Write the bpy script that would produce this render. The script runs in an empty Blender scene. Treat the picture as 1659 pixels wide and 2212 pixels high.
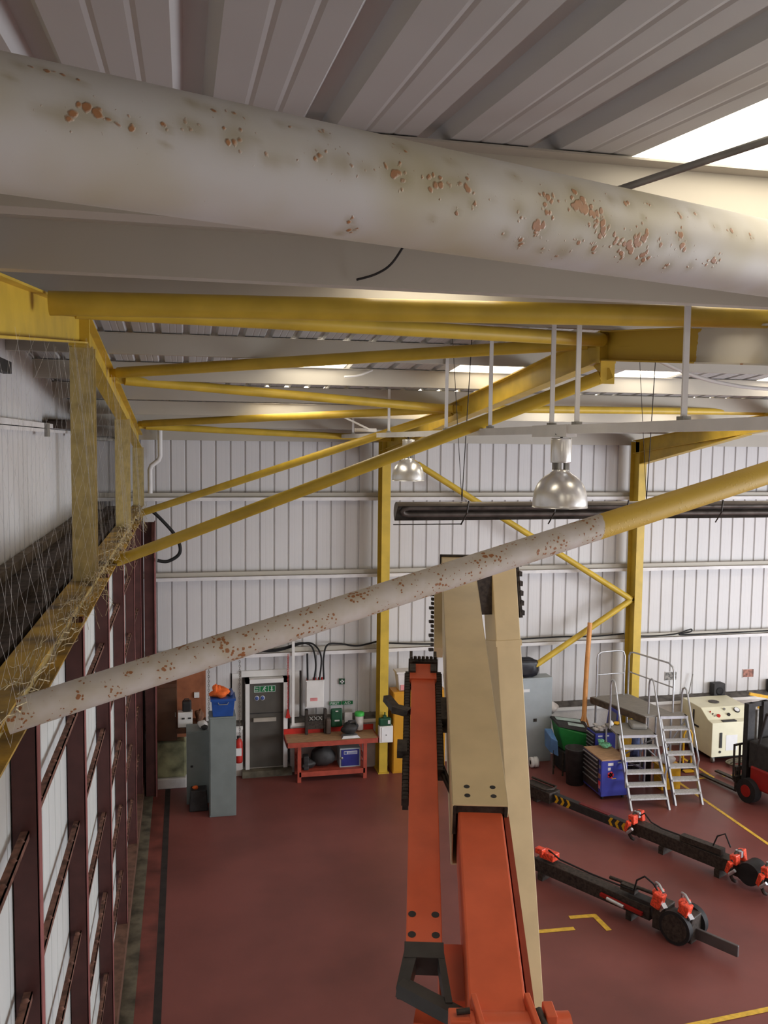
import bpy, bmesh, math, random
from mathutils import Vector as V, Matrix
random.seed(7)
S = bpy.context.scene
COL = S.collection

# ------------------------------------------------------------------ camera
CAM_H = 7.4
cd = bpy.data.cameras.new('camera'); cam = bpy.data.objects.new('camera', cd); COL.objects.link(cam)
cd.sensor_fit = 'VERTICAL'; cd.sensor_height = 36.0; cd.lens = 1912.0 / 2212.0 * 36.0
cd.clip_start = 0.05; cd.clip_end = 200
_r = V((0.97560432, -0.21924752, 0.01125744)); _u = V((0.00597229, 0.0777648, 0.99695384)); _w = V((0.21945509, 0.97256525, -0.07717708))
m = Matrix((( _r.x, _u.x, -_w.x, 0), (_r.y, _u.y, -_w.y, 0), (_r.z, _u.z, -_w.z, CAM_H), (0, 0, 0, 1)))
cam.matrix_world = m
S.camera = cam

# ------------------------------------------------------------------ world, light, exposure
w = bpy.data.worlds.new('world'); S.world = w; w.use_nodes = True
bg = w.node_tree.nodes['Background']; bg.inputs[0].default_value = (0.80, 0.88, 1.0, 1); bg.inputs[1].default_value = 1.0
vs = S.view_settings; vs.view_transform = 'Standard'; vs.look = 'None'; vs.exposure = 0.45; vs.gamma = 1.0; vs.use_curve_mapping = False
ROOFLIGHT = 3.2
def area(name, loc, target, sx, sy, power, color):
    l = bpy.data.lights.new(name, 'AREA'); l.shape = 'RECTANGLE'; l.size = sx; l.size_y = sy; l.energy = power; l.color = color
    o = bpy.data.objects.new(name, l); COL.objects.link(o); o.location = loc
    o.rotation_euler = (V(target) - V(loc)).to_track_quat('-Z', 'Y').to_euler(); return o
# daylight through the large doors in the far right-hand gable plus an added front fill lamp for the back wall
area('daylight_from_gable_doors', (21.2, 9.5, 3.0), (4, 13.0, 4.2), 13, 5.2, 2150, (0.88, 0.93, 1.0))
area('front_fill_light', (15.5, -1.9, 3.2), (9.0, 19.0, 3.6), 7, 4.6, 800, (0.9, 0.94, 1.0))

# ------------------------------------------------------------------ helpers
def lin(c):
    c = c / 255.0
    return c / 12.92 if c <= 0.04045 else ((c + 0.055) / 1.055) ** 2.4
def rgb(r, g, b): return (lin(r), lin(g), lin(b), 1)

def mat(name, col, rough=0.6, metal=0.0, var=0.12, scale=3.0, bump=0.0, bscale=60, spec=0.4, emit=None, stretch=None, dirt=None):
    mt = bpy.data.materials.new(name); mt.use_nodes = True; nt = mt.node_tree; N = nt.nodes; L = nt.links
    b = N['Principled BSDF']; b.inputs['Roughness'].default_value = rough; b.inputs['Metallic'].default_value = metal
    b.inputs['Specular IOR Level'].default_value = spec
    g = N.new('ShaderNodeNewGeometry'); mp = N.new('ShaderNodeMapping'); L.new(g.outputs['Position'], mp.inputs[0])
    if stretch: mp.inputs['Scale'].default_value = stretch
    no = N.new('ShaderNodeTexNoise'); no.inputs['Scale'].default_value = scale; no.inputs['Detail'].default_value = 4
    L.new(mp.outputs[0], no.inputs['Vector'])
    mx = N.new('ShaderNodeMix'); mx.data_type = 'RGBA'
    d = tuple(max(0, c * (1 - 2 * var)) for c in col[:3]) + (1,); e = tuple(min(1, c * (1 + var)) for c in col[:3]) + (1,)
    if dirt: d = dirt
    mx.inputs[6].default_value = d; mx.inputs[7].default_value = e
    rp = N.new('ShaderNodeMapRange'); rp.inputs[1].default_value = 0.3; rp.inputs[2].default_value = 0.62
    L.new(no.outputs[0], rp.inputs[0]); L.new(rp.outputs[0], mx.inputs[0]); L.new(mx.outputs[2], b.inputs['Base Color'])
    if bump:
        n2 = N.new('ShaderNodeTexNoise'); n2.inputs['Scale'].default_value = bscale; L.new(g.outputs['Position'], n2.inputs['Vector'])
        bp = N.new('ShaderNodeBump'); bp.inputs['Strength'].default_value = bump; bp.inputs['Distance'].default_value = 0.01
        L.new(n2.outputs[0], bp.inputs['Height']); L.new(bp.outputs[0], b.inputs['Normal'])
    if emit: b.inputs['Emission Color'].default_value = emit[0]; b.inputs['Emission Strength'].default_value = emit[1]
    mt['base'] = 'ok'
    return mt

def rusty(name, base, split=None, amount=0.5, second=None, scale=13.0, nedge=0.12):
    """white paint with rust spots; split=(axis, value, sign): beyond it the other paint"""
    mt = bpy.data.materials.new(name); mt.use_nodes = True; nt = mt.node_tree; N = nt.nodes; L = nt.links
    b = N['Principled BSDF']; b.inputs['Roughness'].default_value = 0.55
    g = N.new('ShaderNodeNewGeometry')
    no = N.new('ShaderNodeTexNoise'); no.inputs['Scale'].default_value = scale * 1.6; no.inputs['Detail'].default_value = 3; no.inputs['Roughness'].default_value = .6
    L.new(g.outputs['Position'], no.inputs['Vector'])
    # warped coordinates for ragged spots
    va = N.new('ShaderNodeVectorMath'); va.operation = 'SCALE'; va.inputs['Scale'].default_value = 0.5 / scale
    L.new(no.outputs['Color'], va.inputs[0])
    vb = N.new('ShaderNodeVectorMath'); vb.operation = 'ADD'; L.new(g.outputs['Position'], vb.inputs[0]); L.new(va.outputs[0], vb.inputs[1])
    vo = N.new('ShaderNodeTexVoronoi'); vo.inputs['Scale'].default_value = scale * 2.0; L.new(vb.outputs[0], vo.inputs['Vector'])
    big = N.new('ShaderNodeTexNoise'); big.inputs['Scale'].default_value = scale * 0.42; big.inputs['Detail'].default_value = 2; L.new(g.outputs['Position'], big.inputs['Vector'])
    # radius of spot depends on the large patch mask
    mr = N.new('ShaderNodeMapRange'); mr.inputs[1].default_value = 0.62 - 0.22 * amount; mr.inputs[2].default_value = 0.72; mr.inputs[3].default_value = 0.0; mr.inputs[4].default_value = 0.55
    L.new(big.outputs[0], mr.inputs[0])
    sub = N.new('ShaderNodeMath'); sub.operation = 'SUBTRACT'; L.new(mr.outputs[0], sub.inputs[0]); L.new(vo.outputs['Distance'], sub.inputs[1])
    spot = N.new('ShaderNodeMapRange'); spot.inputs[1].default_value = 0.0; spot.inputs[2].default_value = 0.08; L.new(sub.outputs[0], spot.inputs[0])
    halo = N.new('ShaderNodeMapRange'); halo.inputs[1].default_value = 0.56 - 0.18 * amount; halo.inputs[2].default_value = 0.75; halo.inputs[4].default_value = 0.55; L.new(big.outputs[0], halo.inputs[0])
    m0 = N.new('ShaderNodeMix'); m0.data_type = 'RGBA'; m0.inputs[6].default_value = base; m0.inputs[7].default_value = rgb(165, 150, 110); L.new(halo.outputs[0], m0.inputs[0])
    m1 = N.new('ShaderNodeMix'); m1.data_type = 'RGBA'; m1.inputs[7].default_value = rgb(150, 98, 58); L.new(m0.outputs[2], m1.inputs[6]); L.new(spot.outputs[0], m1.inputs[0])
    out = m1.outputs[2]
    if split:
        ax, val, sg = split
        sp = N.new('ShaderNodeSeparateXYZ'); L.new(g.outputs['Position'], sp.inputs[0])
        n3 = N.new('ShaderNodeTexNoise'); n3.inputs['Scale'].default_value = 7; n3.inputs['Detail'].default_value = 3; L.new(g.outputs['Position'], n3.inputs['Vector'])
        ma = N.new('ShaderNodeMath'); ma.operation = 'MULTIPLY_ADD'; ma.inputs[1].default_value = nedge * 4; L.new(n3.outputs[0], ma.inputs[0]); L.new(sp.outputs[ax], ma.inputs[2])
        sc = N.new('ShaderNodeMapRange'); sc.inputs[1].default_value = val + nedge * 2 - 0.004; sc.inputs[2].default_value = val + nedge * 2 + 0.004
        if sg < 0: sc.inputs[3].default_value = 1; sc.inputs[4].default_value = 0
        L.new(ma.outputs[0], sc.inputs[0])
        m2 = N.new('ShaderNodeMix'); m2.data_type = 'RGBA'; m2.inputs[7].default_value = second; L.new(out, m2.inputs[6]); L.new(sc.outputs[0], m2.inputs[0]); out = m2.outputs[2]
    L.new(out, b.inputs['Base Color'])
    bp = N.new('ShaderNodeBump'); bp.inputs['Strength'].default_value = 0.35; bp.inputs['Distance'].default_value = 0.004
    L.new(spot.outputs[0], bp.inputs['Height']); L.new(bp.outputs[0], b.inputs['Normal'])
    return mt

def worn(name, base):
    # rust follows the 'wear' attribute painted on the mesh (patches of corrosion at their own places)
    mt = bpy.data.materials.new(name); mt.use_nodes = True; nt = mt.node_tree; N = nt.nodes; L = nt.links
    b = N['Principled BSDF']; b.inputs['Roughness'].default_value = 0.5
    at = N.new('ShaderNodeAttribute'); at.attribute_name = 'wear'
    g = N.new('ShaderNodeNewGeometry')
    no = N.new('ShaderNodeTexNoise'); no.inputs['Scale'].default_value = 60; no.inputs['Detail'].default_value = 3; L.new(g.outputs['Position'], no.inputs['Vector'])
    va = N.new('ShaderNodeVectorMath'); va.operation = 'SCALE'; va.inputs['Scale'].default_value = 0.012; L.new(no.outputs['Color'], va.inputs[0])
    vb = N.new('ShaderNodeVectorMath'); vb.operation = 'ADD'; L.new(g.outputs['Position'], vb.inputs[0]); L.new(va.outputs[0], vb.inputs[1])
    vo = N.new('ShaderNodeTexVoronoi'); vo.inputs['Scale'].default_value = 85; L.new(vb.outputs[0], vo.inputs['Vector'])
    m1 = N.new('ShaderNodeMath'); m1.operation = 'MULTIPLY'; m1.inputs[1].default_value = 0.60; L.new(at.outputs['Fac'], m1.inputs[0])
    s1 = N.new('ShaderNodeMath'); s1.operation = 'SUBTRACT'; L.new(m1.outputs[0], s1.inputs[0]); L.new(vo.outputs['Distance'], s1.inputs[1])
    sp = N.new('ShaderNodeMapRange'); sp.inputs[1].default_value = -0.06; sp.inputs[2].default_value = 0.12; L.new(s1.outputs[0], sp.inputs[0])
    ha = N.new('ShaderNodeMapRange'); ha.inputs[1].default_value = 0.02; ha.inputs[2].default_value = 0.7; ha.inputs[4].default_value = 0.5; L.new(at.outputs['Fac'], ha.inputs[0])
    big = N.new('ShaderNodeTexNoise'); big.inputs['Scale'].default_value = 5; L.new(g.outputs['Position'], big.inputs['Vector'])
    c0 = N.new('ShaderNodeMix'); c0.data_type = 'RGBA'; c0.inputs[6].default_value = base; c0.inputs[7].default_value = rgb(190, 182, 156)
    br = N.new('ShaderNodeMapRange'); br.inputs[1].default_value = .4; br.inputs[2].default_value = .65; L.new(big.outputs[0], br.inputs[0]); L.new(br.outputs[0], c0.inputs[0])
    c1 = N.new('ShaderNodeMix'); c1.data_type = 'RGBA'; c1.inputs[7].default_value = rgb(150, 134, 84); L.new(c0.outputs[2], c1.inputs[6]); L.new(ha.outputs[0], c1.inputs[0])
    rc = N.new('ShaderNodeMix'); rc.data_type = 'RGBA'; rc.inputs[6].default_value = rgb(192, 140, 92); rc.inputs[7].default_value = rgb(140, 92, 56); L.new(no.outputs[0], rc.inputs[0])
    c2 = N.new('ShaderNodeMix'); c2.data_type = 'RGBA'; L.new(c1.outputs[2], c2.inputs[6]); L.new(rc.outputs[2], c2.inputs[7]); L.new(sp.outputs[0], c2.inputs[0]); L.new(c2.outputs[2], b.inputs['Base Color'])
    bp = N.new('ShaderNodeBump'); bp.inputs['Strength'].default_value = 0.4; bp.inputs['Distance'].default_value = 0.003; L.new(sp.outputs[0], bp.inputs['Height']); L.new(bp.outputs[0], b.inputs['Normal'])
    return mt

class MB:
    def __init__(s): s.v = []; s.f = []; s.mi = []; s.sm = []; s.cur = 0
    def add(s, vs, fs, smooth=False):
        o = len(s.v); s.v += [tuple(p) for p in vs]
        for f in fs: s.f.append([i + o for i in f]); s.mi.append(s.cur); s.sm.append(smooth)
        return s
    def hexa(s, p):
        return s.add(p, [(0, 3, 2, 1), (4, 5, 6, 7), (0, 1, 5, 4), (1, 2, 6, 5), (2, 3, 7, 6), (3, 0, 4, 7)])
    def box(s, x0, x1, y0, y1, z0, z1):
        return s.hexa([(x0, y0, z0), (x1, y0, z0), (x1, y1, z0), (x0, y1, z0), (x0, y0, z1), (x1, y0, z1), (x1, y1, z1), (x0, y1, z1)])
    def beam(s, p0, p1, w, h, off=0.0, side=0.0, up=(0, 0, 1), w1=None, h1=None):
        """box along p0->p1; p is the centre of its top face when off=0 (drop h); side shifts across"""
        p0 = V(p0); p1 = V(p1); d = (p1 - p0).normalized(); r = d.cross(V(up)).normalized(); u = r.cross(d).normalized()
        q = []
        for p, ww, hh in ((p0, w, h), (p1, w1 or w, h1 or h)):
            c = p + r * side + u * off
            q.append([c - r * ww / 2 - u * hh, c + r * ww / 2 - u * hh, c + r * ww / 2, c - r * ww / 2])
        a, b = q
        return s.hexa([a[0], a[1], b[1], b[0], a[3], a[2], b[2], b[3]])
    def ibeam(s, p0, p1, depth, width, tf=0.014, tw=0.012, up=(0, 0, 1)):
        s.beam(p0, p1, width, tf, 0, up=up); s.beam(p0, p1, tw, depth - 2 * tf, -tf, up=up); s.beam(p0, p1, width, tf, -(depth - tf), up=up); return s
    def tube(s, pts, r, n=12, caps=True, r1=None):
        pts = [V(p) for p in pts]; K = len(pts); rings = []
        t0 = (pts[1] - pts[0]).normalized(); a = t0.orthogonal().normalized()
        for i, p in enumerate(pts):
            t = (pts[min(i + 1, K - 1)] - pts[max(i - 1, 0)]).normalized()
            a = (a - t * a.dot(t)).normalized(); b = t.cross(a)
            rr = r if r1 is None else r + (r1 - r) * i / (K - 1)
            rings.append([p + (a * math.cos(2 * math.pi * k / n) + b * math.sin(2 * math.pi * k / n)) * rr for k in range(n)])
        vs = [q for ring in rings for q in ring]
        fs = [(i * n + k, i * n + (k + 1) % n, (i + 1) * n + (k + 1) % n, (i + 1) * n + k) for i in range(K - 1) for k in range(n)]
        s.add(vs, fs, n > 5)
        if caps: s.add(rings[0], [tuple(reversed(range(n)))]); s.add(rings[-1], [tuple(range(n))])
        return s
    def lathe(s, c, prof, n=24, axis='Z'):
        c = V(c); vs = []
        for r, z in prof:
            for k in range(n):
                a = 2 * math.pi * k / n; p = (r * math.cos(a), r * math.sin(a), z)
                if axis == 'X': p = (p[2], p[0], p[1])
                if axis == 'Y': p = (p[0], p[2], p[1])
                vs.append(c + V(p))
        K = len(prof)
        fs = [(i * n + k, i * n + (k + 1) % n, (i + 1) * n + (k + 1) % n, (i + 1) * n + k) for i in range(K - 1) for k in range(n)]
        return s.add(vs, fs, True)
    def prism(s, poly, a, b, axis='X'):
        """poly: 2-D outline in the other two axes, extruded from a to b"""
        def P(q, t): return {'X': (t, q[0], q[1]), 'Y': (q[0], t, q[1]), 'Z': (q[0], q[1], t)}[axis]
        n = len(poly)
        s.add([P(q, a) for q in poly] + [P(q, b) for q in poly], [tuple(reversed(range(n))), tuple(range(n, 2 * n))] + [(i, (i + 1) % n, n + (i + 1) % n, n + i) for i in range(n)])
        return s
    def use(s, i): s.cur = i; return s

ORG = {}
def link(name, mb, mats, parent=None, bevel=0.0, label=None, org=None):
    if not isinstance(mats, (list, tuple)): mats = [mats]
    o0 = V(org) if org else (ORG.get(parent.name, V((0, 0, 0))) if parent else V((0, 0, 0)))
    me = bpy.data.meshes.new(name); me.from_pydata([tuple(V(p) - o0) for p in mb.v], [], mb.f)
    for q in mats: me.materials.append(q)
    me.polygons.foreach_set('material_index', mb.mi); me.polygons.foreach_set('use_smooth', mb.sm); me.update()
    bm = bmesh.new(); bm.from_mesh(me); bmesh.ops.recalc_face_normals(bm, faces=bm.faces); bm.to_mesh(me); bm.free()
    o = bpy.data.objects.new(name, me); COL.objects.link(o)
    if parent: o.parent = parent
    elif org: o.location = o0
    ORG[o.name] = o0
    if bevel:
        md = o.modifiers.new('bevel', 'BEVEL'); md.width = bevel; md.segments = 2; md.limit_method = 'ANGLE'
    if label: o['label'] = label
    return o
def tag(o, label, cat, group=None):
    o['label'] = label; o['category'] = cat
    if group: o['group'] = group
    return o
def thing(name, label, cat, loc, group=None):
    o = bpy.data.objects.new(name, None); COL.objects.link(o); o.location = loc; o.empty_display_size = 0.1
    ORG[o.name] = V(loc); return tag(o, label, cat, group)
def solo(name, mb, mats, label, cat, loc, group=None, bevel=0.0):
    return tag(link(name, mb, mats, None, bevel, None, loc), label, cat, group)
def struct(name, mb=None, mats=None, parent=None, org=None):
    if mb is None:
        o = bpy.data.objects.new(name, None); COL.objects.link(o); ORG[o.name] = V((0, 0, 0))
    else: o = link(name, mb, mats, parent, org=org)
    o['kind'] = 'structure'; return o
def stuff(o): o['kind'] = 'stuff'; return o
def text(name, s, size, origin, right, up, material, parent, depth=0.001):
    cu = bpy.data.curves.new(name, 'FONT'); cu.body = s; cu.size = size; cu.extrude = depth
    t = bpy.data.objects.new(name, cu); COL.objects.link(t)
    dg = bpy.context.evaluated_depsgraph_get(); me = bpy.data.meshes.new_from_object(t.evaluated_get(dg)); bpy.data.objects.remove(t); bpy.data.curves.remove(cu)
    r = V(right).normalized(); u = V(up).normalized(); n = r.cross(u); o0 = ORG[parent.name]
    for v in me.vertices: v.co = V(origin) - o0 + r * v.co.x + u * v.co.y + n * v.co.z
    me.materials.clear(); me.materials.append(material)
    o = bpy.data.objects.new(name, me); COL.objects.link(o); o.parent = parent; ORG[o.name] = o0; return o
def clone(src, dx, parent=None):
    c = src.copy(); COL.objects.link(c); c.location = V(src.location) + V(dx); c.parent = parent or src.parent; return c

# ------------------------------------------------------------------ materials
M_sheet = mat('white_cladding', rgb(214, 212, 212), 0.45, var=0.02, scale=0.6, spec=0.4)
M_roof = mat('white_roof_sheet', rgb(190, 190, 190), 0.5, var=0.02, scale=1.0)
M_purlin = mat('white_purlin_steel', rgb(186, 180, 168), 0.5, var=0.03, scale=1)
M_rail = mat('white_sheeting_rail', rgb(222, 220, 220), 0.45, var=0.05, scale=4)
M_dust = mat('dusty_rail_top', rgb(150, 142, 136), 0.9, var=0.2, scale=9)
M_floor = mat('red_floor_paint', rgb(120, 68, 63), 0.42, var=0.13, scale=0.55, bump=0.02, bscale=25, spec=0.35)
M_block = mat('white_blockwork', rgb(205, 200, 196), 0.8, var=0.08, scale=3, bump=0.3, bscale=40)
M_sill = mat('grey_sill', rgb(95, 90, 86), 0.8, var=0.25, scale=6)
M_yel = mat('yellow_steel_paint', rgb(204, 172, 62), 0.42, var=0.07, scale=3.5)
M_yeld = mat('dusty_yellow_paint', rgb(184, 164, 106), 0.75, var=0.1, scale=10)
M_ydirty = mat('yellow_paint_under_dirt', rgb(186, 150, 62), 0.75, var=0.05, scale=2.6, dirt=rgb(88, 74, 58), bump=.4, bscale=30)
M_white = mat('white_paint', rgb(225, 223, 220), 0.45, var=0.03, scale=4)
M_maroon = mat('maroon_door_steel', rgb(80, 47, 44), 0.5, var=0.12, scale=5)
M_maroon_lit = mat('maroon_lit_edge', rgb(142, 88, 86), 0.5, var=0.1, scale=5)  # lighter copy of the maroon: light on right-facing edges put into the colour
M_girt = mat('dusty_maroon_rail', rgb(112, 78, 66), 0.85, var=0.3, scale=14)
M_doorsheet = mat('pale_door_sheet', rgb(206, 210, 208), 0.5, var=0.03, scale=1.0)
M_trough = mat('dirty_brown_shelf', rgb(78, 66, 56), 0.95, var=0.35, scale=7, bump=0.6, bscale=18)
M_board = mat('dark_brown_board', rgb(70, 58, 50), 0.9, var=0.3, scale=8)
M_net = mat('old_netting', rgb(214, 212, 206), 0.9, var=0.2, scale=20)
M_netd = mat('dusty_tangled_netting', rgb(190, 176, 140), 0.9, var=0.25, scale=20)
M_rust1 = rusty('white_paint_rusting_large', rgb(196, 192, 180), amount=1.0, scale=24)
M_worn = worn('white_paint_worn_rusting', rgb(205, 202, 196))
M_rust2 = rusty('white_and_yellow_paint_rusting', rgb(200, 193, 186), (0, 2.80, 1), 1.25, rgb(202, 168, 64), scale=19, nedge=0.02)
M_raft = rusty('yellow_to_white_rafter', rgb(205, 200, 190), (1, 6.95, 1), 0.0, rgb(196, 162, 54), scale=4, nedge=0.10)
M_cream = mat('cream_lift_paint', rgb(216, 194, 150), 0.42, var=0.05, scale=2.5)
M_orange = mat('orange_lift_paint', rgb(214, 98, 62), 0.42, var=0.07, scale=3)
M_black = mat('black_plastic', rgb(48, 46, 46), 0.6, var=0.2, scale=9)
M_dark = mat('dark_grease_steel', rgb(60, 52, 46), 0.6, 0.2, var=0.3, scale=22)
M_rubber = mat('rubber', rgb(30, 29, 30), 0.7, var=0.2, scale=8)
M_alu = mat('spun_aluminium', rgb(232, 232, 230), 0.30, 0.85, var=0.06, scale=7)
M_steel = mat('bare_aluminium', rgb(196, 198, 202), 0.4, 0.8, var=0.06, scale=9)
M_tread = mat('aluminium_tread', rgb(205, 205, 205), 0.55, 0.3, var=0.1, scale=30)
M_galv = mat('galvanised', rgb(150, 148, 142), 0.5, 0.5, var=0.12, scale=12)
M_deck = mat('grey_brown_deck', rgb(142, 138, 132), 0.7, var=0.05, scale=8)
M_heat = mat('heater_casing', rgb(120, 112, 104), 0.5, 0.5, var=0.1, scale=6)
M_heatd = mat('heater_inside', rgb(98, 90, 84), 0.45, 0.3, var=0.2, scale=7)
M_doorgrey = mat('dark_grey_door', rgb(84, 80, 74), 0.5, var=0.05, scale=4)
M_locker = mat('grey_green_locker', rgb(122, 130, 128), 0.5, var=0.05, scale=3)
M_cabgrey = mat('grey_cabinet', rgb(170, 178, 182), 0.5, var=0.04, scale=3)
M_cabyel = mat('yellow_cabinet', rgb(206, 148, 38), 0.4, var=0.04, scale=3)
M_brown = mat('brown_cupboard', rgb(92, 60, 42), 0.6, var=0.15, scale=7)
M_brownp = mat('brown_board_panel', rgb(150, 92, 62), 0.75, var=0.12, scale=4)
M_blue = mat('blue_plastic_crate', rgb(38, 78, 150), 0.4, var=0.06, scale=6)
M_chest = mat('blue_tool_chest', rgb(60, 66, 158), 0.35, var=0.04, scale=4)
M_chestd = mat('dark_drawer_front', rgb(52, 44, 46), 0.5, var=0.15, scale=10)
M_red = mat('red_paint', rgb(190, 48, 40), 0.4, var=0.1, scale=6)
M_clampred = mat('orange_red_clamp', rgb(232, 78, 50), 0.4, var=0.25, scale=30)  # orange-red paint of the clamps, mottled at random
M_benchred = mat('red_orange_bench_frame', rgb(168, 74, 58), 0.5, var=0.1, scale=6)
M_wood = mat('worn_plywood', rgb(176, 140, 106), 0.65, var=0.15, scale=6, stretch=(1, 6, 6))
M_cloth = mat('orange_cloth', rgb(232, 110, 50), 0.9, var=0.12, scale=12)
M_green = mat('green_plastic', rgb(38, 128, 60), 0.45, var=0.08, scale=6)
M_dgreen = mat('dark_green_case', rgb(22, 72, 46), 0.5, var=0.1, scale=6)
M_signg = mat('green_sign', rgb(20, 110, 60), 0.5, var=0.02, scale=3)
M_signb = mat('blue_sign', rgb(70, 90, 150), 0.5, var=0.02, scale=3)
M_paper = mat('paper_white', rgb(232, 232, 232), 0.6, var=0.02, scale=5)
M_clear = mat('milky_plastic', rgb(220, 215, 212), 0.3, var=0.05, scale=8)
M_pink = mat('pink_packet', rgb(214, 140, 140), 0.6, var=0.1, scale=8)
M_machine = mat('pale_cream_machine', rgb(232, 228, 200), 0.45, var=0.03, scale=3)
M_ylw = mat('bright_yellow_plastic', rgb(226, 172, 34), 0.45, var=0.08, scale=8)
M_yline = mat('yellow_floor_line', rgb(222, 180, 66), 0.6, var=0.12, scale=12)
M_polo = mat('orange_pole_paint', rgb(220, 156, 92), 0.5, var=0.08, scale=5)
M_fred = mat('red_truck_body', rgb(150, 32, 28), 0.35, var=0.05, scale=4)
M_poppy = mat('poppy_red', rgb(226, 60, 78), 0.5, var=0.05, scale=9)
M_channel = mat('dark_floor_channel', rgb(44, 36, 34), 0.8, var=0.25, scale=5)
M_kerb = mat('grey_green_threshold', rgb(98, 92, 78), 0.85, var=0.3, scale=4)
M_chain = mat('chain_steel', rgb(120, 112, 104), 0.5, 0.6, var=0.2, scale=30)
M_clothblk = mat('black_polythene', rgb(34, 34, 40), 0.35, var=0.25, scale=8)
M_photo = mat('grey_brown_photo', rgb(130, 126, 120), 0.5, var=0.5, scale=14)
M_photo2 = mat('red_brown_photo', rgb(150, 100, 84), 0.5, var=0.4, scale=12)
M_moss = mat('yellow_green_stain_tank', rgb(140, 138, 104), 0.8, var=0.3, scale=3)
M_light = mat('translucent_rooflight', rgb(235, 235, 225), 0.6, var=0.02, scale=3, emit=((1.0, 0.90, 0.74, 1), ROOFLIGHT))

# ------------------------------------------------------------------ building dimensions (metres)
YR, ZR, SL = 8.65, 8.85, 0.1          # ridge position, ridge sheet height, slope
YB, YF = 19.6, -2.3                   # back and front cladding
XL, XRT = -1.95, 21.6
P = 0.3175                            # rib pitch
def roofz(y): return ZR - SL * abs(y - YR)

# floor
mb = MB(); mb.box(-3, XRT, YF - .2, YB + .4, -0.2, 0.0); floor = struct('floor', mb, M_floor)
def strip(name, x0, x1, y0, y1, m_, z=0.004, label=None):
    b_ = MB(); b_.box(x0, x1, y0, y1, 0.0, z); return link(name, b_, m_, floor, label=label)
strip('channel', -0.44, -0.335, 3, 18.9, M_channel, 0.003, 'dark narrow channel along the sliding door')
strip('threshold_strip', -0.86, -0.68, 3, 18.6, M_kerb, 0.012, 'grey green threshold strip')
strip('track_groove', -0.97, -0.86, 3, 18.9, M_channel, 0.006, 'black groove of the door track')
strip('inner_strip', -0.68, -0.45, 3, 18.9, mat('dark_red_paint', rgb(112, 58, 50), 0.5, var=0.25, scale=2), 0.002, 'darker red strip beside the track')  # mottled red strip, a little darker than the floor paint
LZ = [0.003]
def line(x0, y0, x1, y1, wdt=0.07):
    LZ[0] += .0006; b_ = MB(); b_.beam((x0, y0, LZ[0]), (x1, y1, LZ[0]), wdt, 0.003); link('floor_line', b_, M_yline, floor)
line(10.62, 17.2, 10.62, 5.0); line(11.0, 17.25, 11.56, 17.28); line(11.55, 19.2, 11.55, 17.25); line(11.8, 17.28, 13.5, 17.28)
line(4.9, 12.13, 5.80, 12.09, .09); line(5.86, 12.40, 6.30, 12.37, .09); line(6.27, 12.40, 6.30, 11.93, .09)
line(6.2, 9.66, 8.2, 9.80, .085)

# profiled sheets ---------------------------------------------------------------
def profile(ribs, wdt, dep, stiff=True, out=1):
    """outline (x, offset) over `ribs` pitches, recess of width wdt"""
    pr = []
    for k in range(ribs):
        x = k * P
        pr += [(x, dep), (x + wdt * .3, dep), (x + wdt * .55, 0)]
        if stiff:
            a = wdt * .55 + (P - wdt) * .33; b = wdt * .55 + (P - wdt) * .66; q = stiff
            pr += [(x + a, 0), (x + a + .010, q), (x + a + .020, 0), (x + b, 0), (x + b + .010, q), (x + b + .020, 0)]
        pr += [(x + P - wdt * .45, 0), (x + P - wdt * .2, dep)]
    pr.append((ribs * P, dep)); return pr
def sheet_mesh(name, pr, f0, f1, m_):
    """f0/f1: functions (x, off) -> world point at both ends"""
    vs = [f0(*q) for q in pr] + [f1(*q) for q in pr]; n = len(pr)
    me = bpy.data.meshes.new(name); me.from_pydata(vs, [], [(i, i + 1, n + i + 1, n + i) for i in range(n - 1)]); me.materials.append(m_); return me
def inst(name, me, parent, loc, structure=False, label=None):
    o = bpy.data.objects.new(name, me); COL.objects.link(o); o.parent = parent; o.location = loc
    if label: o['label'] = label
    return o
# ceiling: main object = ridge capping, children = sheets and rooflights
mb = MB(); mb.prism([(YR - .3, ZR - .035), (YR, ZR + .0), (YR + .3, ZR - .035), (YR + .3, ZR + .02), (YR, ZR + .05), (YR - .3, ZR + .02)], XL, XRT)
ceil = struct('ceiling', mb, M_roof)
prs = {k: profile(k, .092, .036, .0022) for k in (2, 3)}
def roofpt(y): return lambda x, o: (x, y, roofz(y) + o)
mesh_near = {k: sheet_mesh('roof_sheet', prs[k], roofpt(YF), roofpt(YR), M_roof) for k in (2, 3)}
mesh_far = {k: sheet_mesh('roof_sheet', prs[k], roofpt(YR), roofpt(YB + .2), M_roof) for k in (2, 3)}
RLn, RLm, RLf, RLg = (0.6, 2.95), (5.98, 6.45), (10.9, 12.75), (14.4, 16.0)
near_a = sheet_mesh('roof_sheet', prs[3], roofpt(YF), roofpt(RLn[0]), M_roof); near_b = sheet_mesh('roof_sheet', prs[3], roofpt(RLn[1]), roofpt(RLm[0]), M_roof); near_c = sheet_mesh('roof_sheet', prs[3], roofpt(RLm[1]), roofpt(YR), M_roof); near_m = sheet_mesh('rooflight', prs[3], roofpt(RLm[0]), roofpt(RLm[1]), M_light)
near_l = sheet_mesh('rooflight', prs[3], roofpt(RLn[0]), roofpt(RLn[1]), M_light)
far_a = sheet_mesh('roof_sheet', prs[3], roofpt(YR), roofpt(RLf[0]), M_roof); far_b = sheet_mesh('roof_sheet', prs[3], roofpt(RLf[1]), roofpt(RLg[0]), M_roof); far_c = sheet_mesh('roof_sheet', prs[3], roofpt(RLg[1]), roofpt(YB + .2), M_roof)
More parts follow.
